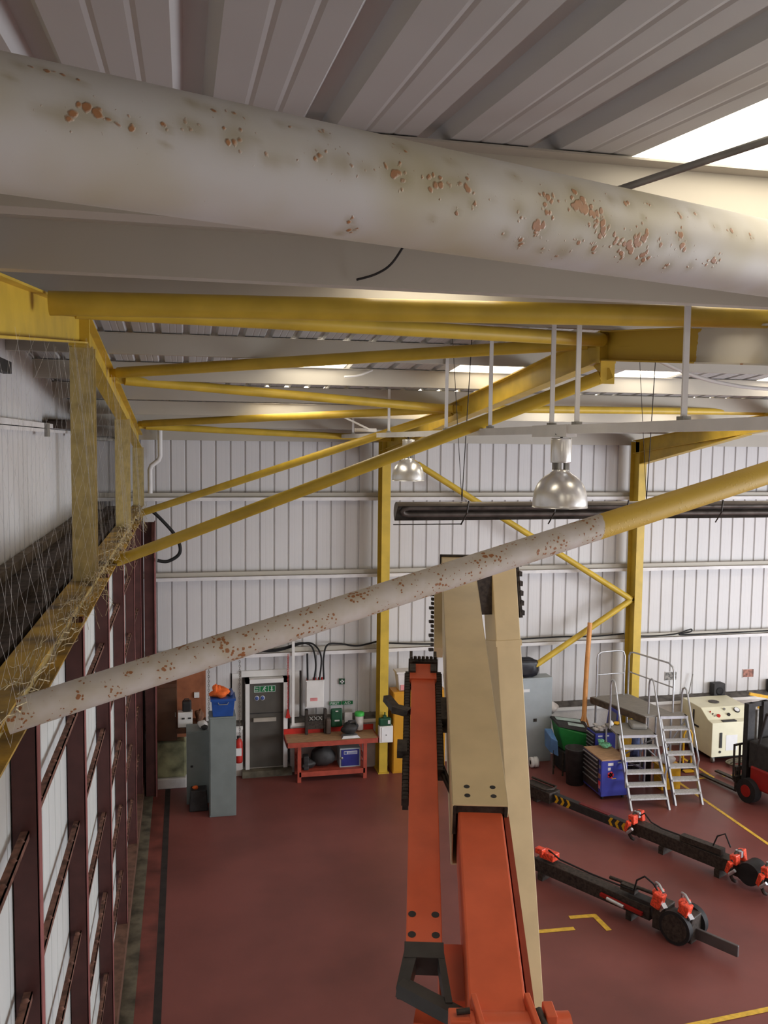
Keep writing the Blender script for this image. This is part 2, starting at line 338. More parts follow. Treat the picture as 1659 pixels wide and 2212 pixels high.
far_l = sheet_mesh('rooflight', prs[3], roofpt(RLf[0]), roofpt(RLf[1]), M_light); far_g = sheet_mesh('rooflight', prs[3], roofpt(RLg[0]), roofpt(RLg[1]), M_light)
x = 1.29 - 8 * P - 3 * P
x0 = x
seq = []
x = 1.29; seq_r = []
while x < XRT: seq_r += [(x, 'L'), (x + 3 * P, 3), (x + 6 * P, 2)]; x += 8 * P
x = 1.29 - 2 * P; seq_l = [(x, 2), (x - 3 * P, 3), (x - 6 * P, 3), (x - 9 * P, 3)]
for xx, kd in seq_l + seq_r:
    if kd == 'L':
        for me in (near_a, near_b, near_c, far_a, far_b, far_c): inst('roof_sheet', me, ceil, (xx, 0, 0))
        inst('rooflight', near_l, ceil, (xx, 0, 0)); inst('rooflight', near_m, ceil, (xx, 0, 0)); inst('rooflight', far_l, ceil, (xx, 0, 0)); inst('rooflight', far_g, ceil, (xx, 0, 0))
    else:
        inst('roof_sheet', mesh_near[kd], ceil, (xx, 0, 0)); inst('roof_sheet', mesh_far[kd], ceil, (xx, 0, 0))

# back wall: dado wall, sill, sheets ----------------------------------------------
YD = 19.38
mb = MB(); mb.box(-2.2, 1.22, YD, YB + .25, 0, 1.1); mb.box(2.28, XRT, YD, YB + .25, 0, 1.1); mb.box(1.22, 2.28, YD, YB + .25, 0, .14)
wb = struct('wall_back', mb, M_block)
mb = MB()
for a, b in ((-2.0, 1.22), (2.28, XRT)): mb.prism([(YD - .03, 1.13), (YB + .01, 1.22), (YB + .01, 1.1), (YD - .03, 1.1)], a, b)
link('sill', mb, M_sill, wb, label='dark dusty sill on top of the low wall')
mb = MB()
for a, b in ((-2.0, 1.22), (2.28, XRT)): mb.box(a, b, YD - .045, YD - .03, 1.06, 1.135)
link('sill_lip', mb, M_white, wb)
pw = profile(3, .052, .034, .0008)
def wallpt(z): return lambda x, o: (x, YB + o, z)
w_full = sheet_mesh('wall_sheet', pw, wallpt(1.18), wallpt(7.62), M_sheet)
w_door = sheet_mesh('wall_sheet', pw, wallpt(2.26), wallpt(7.62), M_sheet)
x = -0.614 - 6 * P + .018 - 0.02
k = 0
while x < XRT:
    dd = (x + 3 * P > 1.25 and x < 2.25)
    inst('wall_sheet', w_door if dd else w_full, wb, (x, 0, 0)); x += 3 * P; k += 1
w_fill = sheet_mesh('wall_sheet', profile(1, .052, .034, .0008), wallpt(1.18), wallpt(2.26), M_sheet)
x = -0.614 - 6 * P + .018 - 0.02
while x < 4:
    if x + 3 * P > 1.25 and x < 2.25:
        for q in range(3):
            xx = x + q * P
            if xx + P < 1.24 or xx > 2.27: inst('wall_sheet', w_fill, wb, (xx, 0, 0))
    x += 3 * P
mb = MB(); mb.box(1.0, 1.22, YB - .03, YB + .08, 1.1, 2.26); mb.box(2.28, 2.5, YB - .03, YB + .08, 1.1, 2.26); mb.box(1.2, 2.3, YB - .06, YB + .05, 2.18, 2.32)
link('door_surround', mb, M_white, wb)
# outer closure behind sheets (keeps daylight out)
mb = MB(); mb.box(-3.0, XRT, YB + .26, YB + .36, 0, 8.4); mb.box(1.22, 2.28, YB + .2, YB + .26, 0, 2.3); link('outer_skin', mb, M_sheet, wb)
# front wall and right wall (not in view, they close the building)
mb = MB(); mb.box(-3, XRT, YF - .15, YF, 0, 8.2); struct('wall_front', mb, M_sheet)
mb = MB(); mb.box(XRT, XRT + .15, YF, YB + .3, 0, 9.2); struct('wall_right', mb, M_sheet)

# left wall above the sliding door ------------------------------------------------
mb = MB(); mb.box(-2.3, -2.2, YF, YB + .3, 0, 9.2); wl = struct('wall_left', mb, M_sheet)
pwl = profile(3, .05, -.03, .0005)
me = bpy.data.meshes.new('wall_sheet')
vs = [(XL - o, xx, 5.9) for xx, o in [(a, -b) for a, b in pwl]] + [(XL - o, xx, 8.95) for xx, o in [(a, -b) for a, b in pwl]]
vs = [(XL - b, a, 5.9) for a, b in [(a, -b) for a, b in pwl]] + [(XL - b, a, 8.95) for a, b in [(a, -b) for a, b in pwl]]
n = len(pwl); me.from_pydata(vs, [], [(i, i + 1, n + i + 1, n + i) for i in range(n - 1)]); me.materials.append(M_sheet)
for k in range(23): inst('wall_sheet', me, wl, (0, YF + k * 3 * P, 0))

# door in the back wall -------------------------------------------------------------
DX0, DX1, DZ0, DZ1, DY = 1.37, 2.12, .15, 2.08, 19.44
mb = MB(); mb.box(DX0 - .09, DX0, 19.34, 19.62, .14, DZ1 + .09); mb.box(DX1, DX1 + .09, 19.34, 19.62, .14, DZ1 + .09); mb.box(DX0 - .09, DX1 + .09, 19.34, 19.62, DZ1, DZ1 + .09)
door = struct('door_1', mb, M_white)
mb = MB(); mb.box(1.2, 2.3, 19.2, 19.4, 0, .14); link('threshold', mb, M_kerb, door)
mb = MB(); mb.box(DX0, DX1, DY, DY + .05, DZ0, DZ1); link('door_leaf', mb, M_doorgrey, door)
mb = MB(); mb.box(DX0, DX1, DY - .012, DY, 1.37, 1.385); link('leaf_seam', mb, M_black, door)
mb = MB(); mb.box(DX0 + .09, DX1 - .16, DY - .07, DY - .03, 1.2, 1.285); mb.box(DX0 + .12, DX0 + .15, DY - .05, DY, 1.22, 1.27); mb.box(DX1 - .22, DX1 - .19, DY - .05, DY, 1.22, 1.27)
link('push_bar', mb, mat('pale_bar', rgb(168, 160, 148), .5), door)
mb = MB(); mb.box(1.47, 1.95, DY - .008, DY, 1.85, 2.0); sg = link('exit_sign', mb, M_signg, door)
mb = MB()
for a, b, c, d in ((1.475, 1.945, 1.855, 1.862), (1.475, 1.945, 1.988, 1.995), (1.475, 1.482, 1.855, 1.995), (1.938, 1.945, 1.855, 1.995), (1.60, 1.607, 1.86, 1.99), (1.79, 1.797, 1.86, 1.99)): mb.box(a, b, DY - .011, DY - .008, c, d)
mb.box(1.855, 1.875, DY - .011, DY - .008, 1.89, 1.975)
mb.prism([(1.825, 1.91), (1.865, 1.872), (1.905, 1.91), (1.865, 1.895)], DY - .011, DY - .008, 'Y')
mb.lathe((1.72, DY - .010, 1.972), [(0, 0), (.011, 0)], 10, 'Y')
mb.beam((1.715, DY - .010, 1.96), (1.695, DY - .010, 1.92), .004, .018, up=(1, 0, 0)); mb.beam((1.70, DY - .010, 1.925), (1.73, DY - .010, 1.87), .004, .012, up=(1, 0, 0))
mb.beam((1.695, DY - .010, 1.925), (1.665, DY - .010, 1.885), .004, .012, up=(1, 0, 0)); mb.beam((1.68, DY - .010, 1.955), (1.745, DY - .010, 1.935), .004, .010, up=(0, 0, 1))
link('pictogram', mb, M_paper, sg)
text('lettering', 'Fire', .05, (1.492, DY - .012, 1.935), (1, 0, 0), (0, 0, 1), M_paper, sg)
text('lettering', 'exit', .05, (1.492, DY - .012, 1.88), (1, 0, 0), (0, 0, 1), M_paper, sg)
for cx in (1.535, 1.66):
    mb = MB(); mb.lathe((cx, DY - .006, 1.72), [(0, 0), (.052, 0), (.052, .006)], 20, 'Y'); rs = link('round_sign', mb, M_paper, door)
    mb = MB(); mb.lathe((cx, DY - .009, 1.72), [(0, 0), (.044, 0), (.044, .003)], 20, 'Y'); link('sign_face', mb, M_signb, rs)

# sheeting rails on the back wall ---------------------------------------------------
for z, lb in ((2.74, 'lowest white sheeting rail, with cables lying along it'), (4.47, 'middle white sheeting rail across the back wall'), (6.20, 'highest white sheeting rail, below the eaves')):
    t = thing('sheeting_rail', lb, 'rail', (10, 19.5, z), 'sheeting rails of the back wall')
    mb = MB(); mb.box(-1.9, XRT, YD - .02, YB - .01, z - .006, z); link('rail_web', mb, M_dust, t)
    mb = MB(); mb.box(-1.9, XRT, YD - .03, YD - .02, z - .075, z + .0); link('lower_flange', mb, M_rail, t)
    mb = MB(); mb.box(-1.9, XRT, YD + .06, YD + .07, z, z + .095); link('upper_flange', mb, M_purlin, t)
# eaves beam
mb = MB(); mb.box(-1.9, XRT, YB - .22, YB - .2, 7.42, 7.70); mb.box(-1.9, XRT, YB - .2, YB - .08, 7.42, 7.436); mb.box(-1.9, XRT, YB - .2, YB - .08, 7.684, 7.70)
solo('eaves_beam', mb, M_purlin, 'grey white eaves beam along the top of the back wall', 'beam', (10, 19.4, 7.42))

# purlins ------------------------------------------------------------------------
def purlin(y, lb, top=0.0):
    t = thing('purlin', lb, 'purlin', (8, y, roofz(y) - .25), 'roof purlins')
    z1 = roofz(y) - .004; z0 = z1 - .235; sg = 1
    mb = MB(); mb.box(XL, XRT, y, y + .006, z0, z1); link('web', mb, M_purlin, t)
    mb = MB(); mb.box(XL, XRT, y, y + .085, z0 - .006, z0); mb.box(XL, XRT, y + .08, y + .086, z0, z0 + .022); link('bottom_flange', mb, M_purlin, t)
    mb = MB(); mb.box(XL, XRT, y - .06, y, z1 - .012, z1 - .006); link('top_flange', mb, M_purlin, t)
purlin(0.35, 'white roof purlin just above and in front of the camera')
for y, lb in ((2.42, 'white roof purlin nearest behind the big rusty tube'), (4.42, 'second white roof purlin behind the big rusty tube'),
              (6.55, 'white roof purlin directly above the thick yellow ridge tube'), (8.35, 'white roof purlin just before the ridge'),
              (10.72, 'white roof purlin seen just under the thick yellow ridge tube'), (12.52, 'white roof purlin brightly lit under the row of rooflights'),
              (14.3, 'white roof purlin above the second pair of yellow roof braces'), (16.1, 'white roof purlin second from the eaves'), (17.9, 'white roof purlin nearest the back eaves')):
    purlin(y, lb)

# steel frames --------------------------------------------------------------------
def rt(y): return roofz(y) - .25
def frame_col(name_lb, X, mat_, w_=.19, haunch=None):
    t = thing('steel_column', name_lb, 'column', (X, 19.15, 0))
    mb = MB(); mb.box(X - w_ / 2, X + w_ / 2, 18.93, 18.95, 0, 7.5); link('front_flange', mb, mat_, t)
    mb = MB(); mb.box(X - w_ / 2, X + w_ / 2, 19.33, 19.35, 0, 7.5); link('rear_flange', mb, mat_, t)
    mb = MB(); mb.box(X - .006, X + .006, 18.95, 19.33, 0, 7.5); link('web', mb, mat_, t)
    mb = MB(); mb.box(X - w_ / 2 - .03, X + w_ / 2 + .03, 18.88, 19.37, 0, .02); link('base_plate', mb, mat_, t)
    return t
frame_col('yellow steel column between the workbench and the yellow cabinet', 4.32, M_yel)
frame_col('yellow steel column behind the aluminium steps', 10.48, M_yel)
frame_col('far right yellow steel column out of the picture', 16.6, M_yel)
def rafter(X, lb, mat_, near_mat=None, haunch=True, w_=.165, apex_plate=True):
    t = thing('rafter', lb, 'rafter', (X, YR, rt(YR)))
    for a, b, mm, nm in ((YR, 19.3, mat_, 'rafter_beam'), (YR, YF + .3, near_mat or mat_, 'rafter_beam')):
        mb = MB(); mb.ibeam((X, a, rt(a)), (X, b, rt(b)), .31, w_); link(nm, mb, mm, t)
    if haunch:
        y0, y1 = 18.93, 15.0
        zb0, zb1 = 7.0, rt(y1) - .31
        mb = MB(); mb.prism([(y0, rt(y0) - .3), (y1, rt(y1) - .3), (y1, zb1), (y0, zb0)], X - .006, X + .006)
        mb.beam((X, y0, zb0), (X, y1 + .0, zb1 + .0), w_, .016); link('haunch', mb, mat_, t)
    if apex_plate:
        mb = MB(); mb.box(X - w_ / 2 - .01, X + w_ / 2 + .01, YR - .025, YR + .025, rt(YR) - .335, rt(YR)); link('splice_plate', mb, mat_, t)
    return t
rafter(4.33, 'yellow rafter rising from the nearer column, turning white past the ridge', M_yel, M_raft)
rafter(10.48, 'yellow rafter with a deep haunch on the column behind the steps', M_yel)
rafter(16.6, 'far right yellow rafter', M_yel)
rafter(-0.94, 'yellow gable rafter at the far left above the netting', M_yel, haunch=False)
# bracket under the ridge splice of the middle frame
mb = MB(); mb.box(4.25, 4.41, YR - .03, YR - .01, 8.05, 8.30); mb.prism([(YR - .02, 8.3), (YR + .35, 8.3), (YR - .02, 8.07)], 4.32, 4.335)
solo('gusset_bracket', mb, M_yel, 'small yellow gusset hanging under the ridge splice of the middle rafter', 'bracket', (4.33, YR, 8.2))
# purlin cleats / fly braces
# gable posts
for Y, lb in ((8.85, 'large dusty yellow gable post behind the netting'), (14.3, 'second dusty yellow gable post, farther along the netting'), (19.0, 'farthest gable post in the left back corner')):
    t = thing('gable_post', lb, 'post', (-.94, Y, 6.05))
    z1 = rt(Y) - .30
    mb = MB(); mb.box(-1.05, -.835, Y, Y + .014, 6.05, z1); link('front_flange', mb, M_yeld, t)
    mb = MB(); mb.box(-1.05, -.835, Y + .2, Y + .214, 6.05, z1); link('rear_flange', mb, M_yeld, t)
    mb = MB(); mb.box(-.95, -.94, Y + .014, Y + .2, 6.05, z1); link('web', mb, M_yeld, t)
# header beam over the sliding door
t = thing('header_beam', 'yellow header beam over the sliding door, thick with dust and netting', 'beam', (-.95, 10, 5.85))
mb = MB(); mb.box(-1.08, -.86, 1.0, 19.3, 6.03, 6.045); mb.box(-1.08, -.86, 1.0, 19.3, 5.80, 5.815); link('flange', mb, M_ydirty, t)
mb = MB(); mb.box(-.98, -.965, 1.0, 19.3, 5.815, 6.03); link('web', mb, M_yeld, t)
# shelf behind the header
t = thing('header_shelf', 'dirty dark brown shelf between the header beam and the upper left wall', 'shelf', (-1.5, 10, 5.95))
mb = MB(); mb.box(XL, -1.08, 1.0, 19.4, 5.9, 5.95); link('shelf_board', mb, M_trough, t)
mb = MB(); mb.box(-1.60, -1.42, 1.0, 19.3, 5.95, 6.03); link('timber', mb, M_board, t)
mb = MB(); mb.box(-1.22, -1.16, 1.0, 19.3, 5.95, 6.0); link('door_track', mb, M_board, t)
mb = MB(); mb.box(-1.92, -1.80, 1.0, 19.3, 5.95, 6.06); link('timber', mb, mat('grey_brown_timber', rgb(104, 92, 80), .9, var=.25, scale=8), t)
# rail and dark boxes on the upper left wall
t = thing('wall_bracket_rail', 'white angle rail across the upper left wall', 'rail', (-1.9, 12, 7.5))
mb = MB(); mb.box(-1.92, -1.80, 5, 19.5, 7.545, 7.555); mb.box(-1.81, -1.80, 5, 19.5, 7.50, 7.62); link('angle', mb, M_rail, t)
for y in (12.4, 15.4, 18.2):
    mb = MB(); mb.box(-1.80, -1.76, y, y + .22, 7.44, 7.62); link('clip', mb, M_galv, t)
mb = MB(); mb.box(-1.90, -1.62, 13.2, 16.9, 7.56, 7.66); mb.box(-1.9, -1.66, 13.4, 16.7, 7.66, 7.69)
solo('dark_ledge_box', mb, M_board, 'dark brown ledge lying on the upper left wall rail beside the big gable post', 'ledge', (-1.75, 15, 7.55))
mb = MB(); mb.tube([(-1.97, 16.9, 7.45), (-1.5, 17.8, 7.43), (-1.3, 18.4, 7.43)], .045, 8)
solo('stub_pipe', mb, M_galv, 'short grey pipe between the two yellow gable posts', 'pipe', (-1.5, 17.8, 7.4))
mb = MB(); mb.box(-1.95, -1.86, 9.4, 10.55, 8.12, 8.25); solo('dark_fitting', mb, M_black, 'small dark fitting at the left edge under the gable rafter', 'fitting', (-1.75, 10.2, 8.13))

# netting in front of the gable posts -------------------------------------------------
def jit(a): return random.uniform(-a, a)
def strand(mb_, pts, r):
    mb_.tube(pts, r, 3, False)
mb = MB()
def netp(y, z): return (-.80 + .035 * math.sin(y * 1.7 + z * 2.0) + .02 * math.sin(y * 5 + z * 3), y, z)
c = .19
for s_ in (1, -1):
    y = 2.0
    while y < 21:
        pts = []; z = 6.02; yy = y
        while z < 8.5:
            if 3.6 < yy < 19.2 and z < rt(yy) - .25: pts.append(netp(yy + jit(.006), z + jit(.006)))
            elif pts: break
            yy += s_ * .15; z += .15
        if len(pts) > 1: strand(mb, pts, .0005)
        y += c * 1.42
net = solo('bird_netting', mb, M_net, 'fine bird netting hung in front of the yellow gable posts at the left', 'netting', (-.8, 10, 6.0)); stuff(net)
mb = MB()
for k in range(120):
    y = random.uniform(3.8, 18); L_ = random.uniform(.5, 2.2); pts = []
    x_ = -.86 + jit(.10); z_ = 6.06 + abs(jit(.12)); 
    for i in range(9):
        pts.append((x_ + jit(.02), y + L_ * i / 8, z_ - .14 * math.sin(math.pi * i / 8) * random.uniform(.3, 1.0)))
    strand(mb, pts, random.uniform(.0015, .004))
for k in range(70):
    y = random.choice((9.2, 12.2, 14.5, 17.8)) + jit(.7); z_ = 6.1; pts = [(-.85 + jit(.05), y, z_ + jit(.1))]
    for i in range(5): p = pts[-1]; pts.append((p[0] + jit(.05) + .01, p[1] + jit(.22), p[2] - random.uniform(.02, .13)))
    strand(mb, pts, .002)
stuff(solo('tangled_netting', mb, M_netd, 'bunched torn netting sagging along the yellow header beam', 'netting', (-.86, 10, 6.0)))

# sliding door ------------------------------------------------------------------------
t = thing('sliding_door', 'tall sliding door of pale sheeting with maroon steel stiles and ledges on the left', 'door', (-1.0, 10, 0))
prd = profile(3, .03, -.02, .0005)
me = bpy.data.meshes.new('door_sheet'); vs = [(-1.03 + b - .0, a, .06) for a, b in prd] + [(-1.03 + b, a, 5.85) for a, b in prd]
n = len(prd); me.from_pydata(vs, [], [(i, i + 1, n + i + 1, n + i) for i in range(n - 1)]); me.materials.append(M_doorsheet)
for k in range(18): o = inst('door_sheet', me, t, (0 - ORG[t.name].x, 1.9 + k * 3 * P - ORG[t.name].y, 0))
mb = MB(); mb.box(-1.10, -1.06, 1.5, 19.2, 0.02, 5.9); link('outer_skin', mb, M_doorsheet, t)
posts = [3.0, 5.50, 8.0, 10.6, 13.2, 15.9, 18.2]
for y in posts:
    mb = MB(); mb.box(-1.02, -.875, y, y + .012, .05, 5.85); mb.box(-1.02, -.875, y + .09, y + .102, .05, 5.85); link('stile', mb, M_maroon, t)
    mb = MB(); mb.box(-.883, -.870, y - .0, y + .11, .05, 5.85); link('stile_edge', mb, M_maroon_lit, t)
for i in range(len(posts) - 1):
    a, b = posts[i] + .11, posts[i + 1]
    for z in (1.05, 2.05, 3.03, 4.04, 5.05):
        mb = MB(); mb.box(-.975, -.925, a, b, z - .012, z); mb.box(-.932, -.925, a, b, z - .05, z)
        for q in range(8): yy = a + (b - a) * (q + .5 + jit(.3)) / 8; mb.lathe((-.95, yy, z), [(.026, 0), (.018, .012), (0, .018)], 6)
        link('ledge', mb, M_girt, t)
mb = MB(); mb.box(-1.03, -.86, 1.5, 19.2, .02, .22); link('kick_rail', mb, mat('dusty_brown_bottom_rail', rgb(104, 74, 60), .8, var=.2, scale=8), t)
t = thing('door_jamb', 'purple maroon steel jamb closing the sliding door at the back corner', 'jamb', (-.72, 18.6, 0))
mb = MB(); mb.box(-.82, -.60, 18.55, 18.62, 0, 5.75); link('jamb_face', mb, M_maroon, t)
mb = MB(); mb.box(-.62, -.595, 18.5, 18.9, 0, 5.75); link('jamb_edge', mb, M_maroon_lit, t)
mb = MB(); mb.prism([(18.5, 5.15), (18.5, 5.75), (18.3, 5.45)], -.66, -.60); link('jamb_plate', mb, M_maroon, t)
mb = MB(); mb.box(-1.9, -.86, 19.1, 19.15, 0, 5.9); solo('corner_panel', mb, M_maroon, 'dark maroon corner panel behind the door jamb', 'panel', (-1.4, 19.1, 0))

# tubular braces ------------------------------------------------------------------------
def brace(lb, p0, p1, r, m_, plates=True, name='brace_tube'):
    t = thing(name, lb, 'brace', p0)
    mb = MB(); d = (V(p1) - V(p0)).normalized(); n_ = 14
    pts = [V(p0).lerp(V(p1), i / n_) for i in range(n_ + 1)]
    mb.tube(pts, r, 28 if r > .08 else 18); link('tube', mb, m_, t)
    if plates:
        for p, s_ in ((V(p0), -1), (V(p1), 1)):
            mb = MB(); mb.beam(p - d * s_ * .02, p + d * s_ * .12, .012, r * 1.5, r * .75); link('end_plate', mb, M_yel if m_ != M_rust1 else M_white, t)
    return t
# big rusty white tube close to the camera: diameter 140 mm
a = V((-0.189, 1.036, 7.734)); b = V((1.115, 1.556, 7.767)); d = (b - a)
RUST = [(-0.137,0.981,7.732,0.007),(-0.116,0.989,7.732,0.0105),(-0.096,0.998,7.744,0.0097),(-0.089,1.0,7.739,0.0107),(-0.076,1.005,7.739,0.0039),(-0.053,1.014,7.736,0.0084),(-0.019,1.028,7.742,0.0051),(0.003,1.038,7.75,0.0093),(0.018,1.044,7.749,0.0078),(0.058,1.059,7.747,0.0159),(0.079,1.068,7.751,0.0043),(0.101,1.076,7.732,0.0082),(0.124,1.085,7.735,0.0055),(0.163,1.1,7.747,0.0113),(0.193,1.113,7.745,0.0126),(0.225,1.125,7.745,0.0088),(0.265,1.141,7.75,0.0155),(0.279,1.147,7.744,0.0108),(0.324,1.165,7.746,0.0154),(0.354,1.176,7.749,0.0112),(0.376,1.186,7.752,0.0158),(0.39,1.194,7.73,0.0064),(0.364,1.187,7.718,0.0051),(0.326,1.181,7.704,0.0056),(0.469,1.224,7.735,0.0106),(0.523,1.244,7.758,0.019),(0.581,1.268,7.763,0.0209),(0.595,1.273,7.755,0.014),(0.498,1.243,7.718,0.0122),(0.519,1.25,7.721,0.0177),(0.486,1.256,7.697,0.0096),(0.568,1.293,7.696,0.0142),(0.524,1.277,7.693,0.007),(0.627,1.285,7.75,0.0157),(0.637,1.295,7.728,0.0187),(0.67,1.312,7.722,0.0117),(0.703,1.324,7.724,0.0222),(0.727,1.329,7.734,0.0149),(0.767,1.348,7.73,0.0114),(0.806,1.358,7.749,0.0138),(0.822,1.368,7.733,0.0155),(0.893,1.394,7.778,0.008),(0.935,1.41,7.776,0.0113),(0.899,1.407,7.722,0.0161),(0.796,1.381,7.704,0.0109),(0.685,1.314,7.782,0.0117),(0.734,1.338,7.792,0.006),(-0.157,0.989,7.778,0.0066),(-0.136,0.998,7.779,0.0067),(-0.119,1.002,7.777,0.0058),(-0.105,1.005,7.773,0.0039),(0.011,1.055,7.781,0.0073),(0.029,1.059,7.778,0.0063),(0.061,1.072,7.778,0.0064),(0.117,1.095,7.78,0.0067),(0.14,1.104,7.781,0.0056),(0.17,1.116,7.781,0.0069),(0.279,1.162,7.788,0.0097),(0.356,1.188,7.783,0.0063),(0.462,1.229,7.784,0.008),(0.808,1.363,7.784,0.0092),(0.209,1.15,7.687,0.0048),(0.214,1.166,7.679,0.0085),(0.199,1.175,7.675,0.0061),(-0.17,0.973,7.76,0.0037),(0.575,1.273,7.785,0.007),(0.651,1.302,7.784,0.0087),(0.718,1.323,7.765,0.0059),(0.846,1.383,7.795,0.011),(0.986,1.43,7.776,0.0083),(0.624,1.306,7.705,0.0072),(0.452,1.234,7.703,0.0067),(0.419,1.203,7.742,0.0045),(0.737,1.352,7.706,0.0137),(0.849,1.397,7.71,0.0095),(0.591,1.285,7.713,0.0071),(-0.02,1.029,7.724,0.003),(0.691,1.329,7.71,0.0104)]
t = thing('brace_tube', 'big white steel tube with rust spots right in front of the camera', 'brace', a)
mb = MB(); mb.tube([(a - d * .55) + d * (4.0 * i / 460) for i in range(461)], .0705, 90); bt = link('tube', mb, M_worn, t)
at = bt.data.attributes.new('wear', 'FLOAT', 'POINT'); o0 = ORG[t.name]; vals = []
for v in bt.data.vertices:
    p = v.co + o0; f_ = 0.0
    for x_, y_, z_, s_ in RUST:
        dx = p.x - x_
        if abs(dx) < .12:
            q = (dx * dx + (p.y - y_) ** 2 + (p.z - z_) ** 2) / (s_ * s_)
            if q < 8: f_ += math.exp(-q * .9) * .75 + (math.exp(-q * .25) * .10)
    vals.append(min(f_, 1.0))
at.data.foreach_set('value', vals)
brace('thick dark yellow ridge tube spanning from the left gable', (-.83, 6.02, 8.262), (4.40, 6.02, 8.385), .078, M_yel, False)
brace('yellow tie showing along the lower edge of the thick ridge tube', (-.80, 7.15, 8.385), (4.25, 8.60, 8.50), .070, M_yel)
brace('long thin tube, rusty white at the left and yellow at the right end', (-.92, 4.85, 5.945), (6.20, 6.36, 7.653), .087, M_rust2)
brace('yellow brace from the header beam up to the ridge of the middle rafter', (-.86, 11.9, 5.84), (4.27, 8.66, 8.12), .072, M_yel)
brace('slim yellow brace above and behind the one reaching the ridge', (-.88, 18.1, 5.96), (4.25, 13.9, 7.93), .068, M_yel)
brace('yellow roof brace climbing from the gable rafter towards the ridge', (-.80, 11.56, 8.24), (4.25, 8.95, 8.50), .068, M_yel)
brace('bright yellow roof brace dropping from the first gable node', (-.78, 12.5, 8.21), (4.25, 13.9, 7.97), .068, M_yel)
brace('dull yellow roof brace rising from the second gable node', (-.75, 17.3, 7.72), (4.25, 13.8, 7.97), .066, M_yel)
brace('lowest yellow roof brace, ending at the top of the nearer column', (-.73, 17.8, 7.68), (4.25, 18.3, 7.50), .066, M_yel)
brace('yellow roof brace running right behind the tall lamp to the next rafter', (4.36, 13.6, 7.97), (10.42, 14.5, 8.06), .062, M_yel)
brace('yellow wall brace falling from behind the small lamp to the right column', (5.05, 19.05, 6.95), (10.35, 19.05, 3.77), .07, M_yel)
brace('yellow wall brace rising from the grey cabinet to the right column', (7.3, 19.05, 1.86), (10.35, 19.05, 3.75), .07, M_yel)

# lighting trunking, drop rods, lamps -----------------------------------------------------
TX = 3.2
t = thing('lighting_trunking', 'white lighting trunking hung below the roof on flat rods', 'trunking', (TX, 9, 7.55))
mb = MB(); mb.box(TX - .03, TX + .03, 2.6, 18.7, 7.50, 7.575); link('channel', mb, M_white, t)
mb = MB(); mb.box(TX - .05, TX + .05, 7.0, 7.75, 7.475, 7.58); link('joint_box', mb, M_white, t)
for y in (5.27, 6.9, 7.42, 9.06, 10.7, 13.9, 17.0):
    mb = MB(); mb.box(TX - .02, TX + .02, y - .008, y + .008, 7.57, roofz(y) - .06); link('drop_rod', mb, M_white, t)
    mb = MB(); mb.box(TX - .03, TX + .03, y - .04, y + .04, 7.575, 7.60); link('clamp', mb, M_galv, t)
mb = MB(); mb.tube([(2.15, 18.6, 8.0), (2.4, 16.8, 7.95), (3.15, 15.0, 7.6)], .02, 6); 
def lamp(y, lb, s_=1.0):
    t = thing('high_bay_lamp', lb, 'lamp', (TX, y, 6.87))
    z = 6.865
    mb = MB(); prof = []
    for i in range(15):
        a_ = i / 14; r = .238 * (1 - a_ ** 2.6) ** .5 if a_ < 1 else .0
        prof.append((max(r, .075), z + .31 * a_))
    prof = [(.242, z - .004), (.238, z)] + prof[1:] + [(.07, z + .325)]
    mb.lathe((TX, y, 0), prof, 40); inner = [(r - .004, zz) for r, zz in prof[1:-1]]; mb.lathe((TX, y, 0), inner, 40)
    link('reflector_bell', mb, M_alu, t)
    mb = MB()
    for k in range(5):
        a_ = k * 2 * math.pi / 5 + .3; mb.box(TX + .055 * math.cos(a_) - .015, TX + .055 * math.cos(a_) + .015, y + .055 * math.sin(a_) - .015, y + .055 * math.sin(a_) + .015, z + .32, z + .39)
    link('neck', mb, M_galv, t)
    mb = MB(); mb.lathe((TX, y, 0), [(0, z + .385), (.088, z + .385), (.09, z + .40), (.09, z + .585), (.085, z + .60), (0, z + .60)], 28); link('gear_housing', mb, M_alu, t)
    mb = MB(); mb.tube([(TX, y, z + .6), (TX, y, z + .64)], .012, 8); 
    for dx in (-.06, -.02, .03, .06): mb.tube([(TX + dx * .4, y, z + .61), (TX + dx, y, 7.50)], .003, 5)
    link('hook_wires', mb, M_dark, t)
    mb = MB(); mb.lathe((TX, y, 0), [(0, z + .1), (.05, z + .13), (.055, z + .22), (.03, z + .3)], 16); link('bulb', mb, M_paper, t)
lamp(7.2, 'nearer and larger silver dome lamp hanging in front of the back wall')
lamp(12.6, 'smaller silver dome lamp farther back beside the yellow column')
# white conduit arm near the middle column
t = thing('conduit_run', 'white conduit along the eaves with a short diagonal strut, above the small lamp', 'conduit', (4, 15, 7.6))
mb = MB(); mb.box(2.9, 3.28, 15.2, 15.26, 7.60, 7.66); link('conduit', mb, M_white, t)
mb = MB(); mb.beam((2.55, 15.2, 7.93), (3.15, 15.2, 7.66), .03, .03); link('strut', mb, M_white, t)
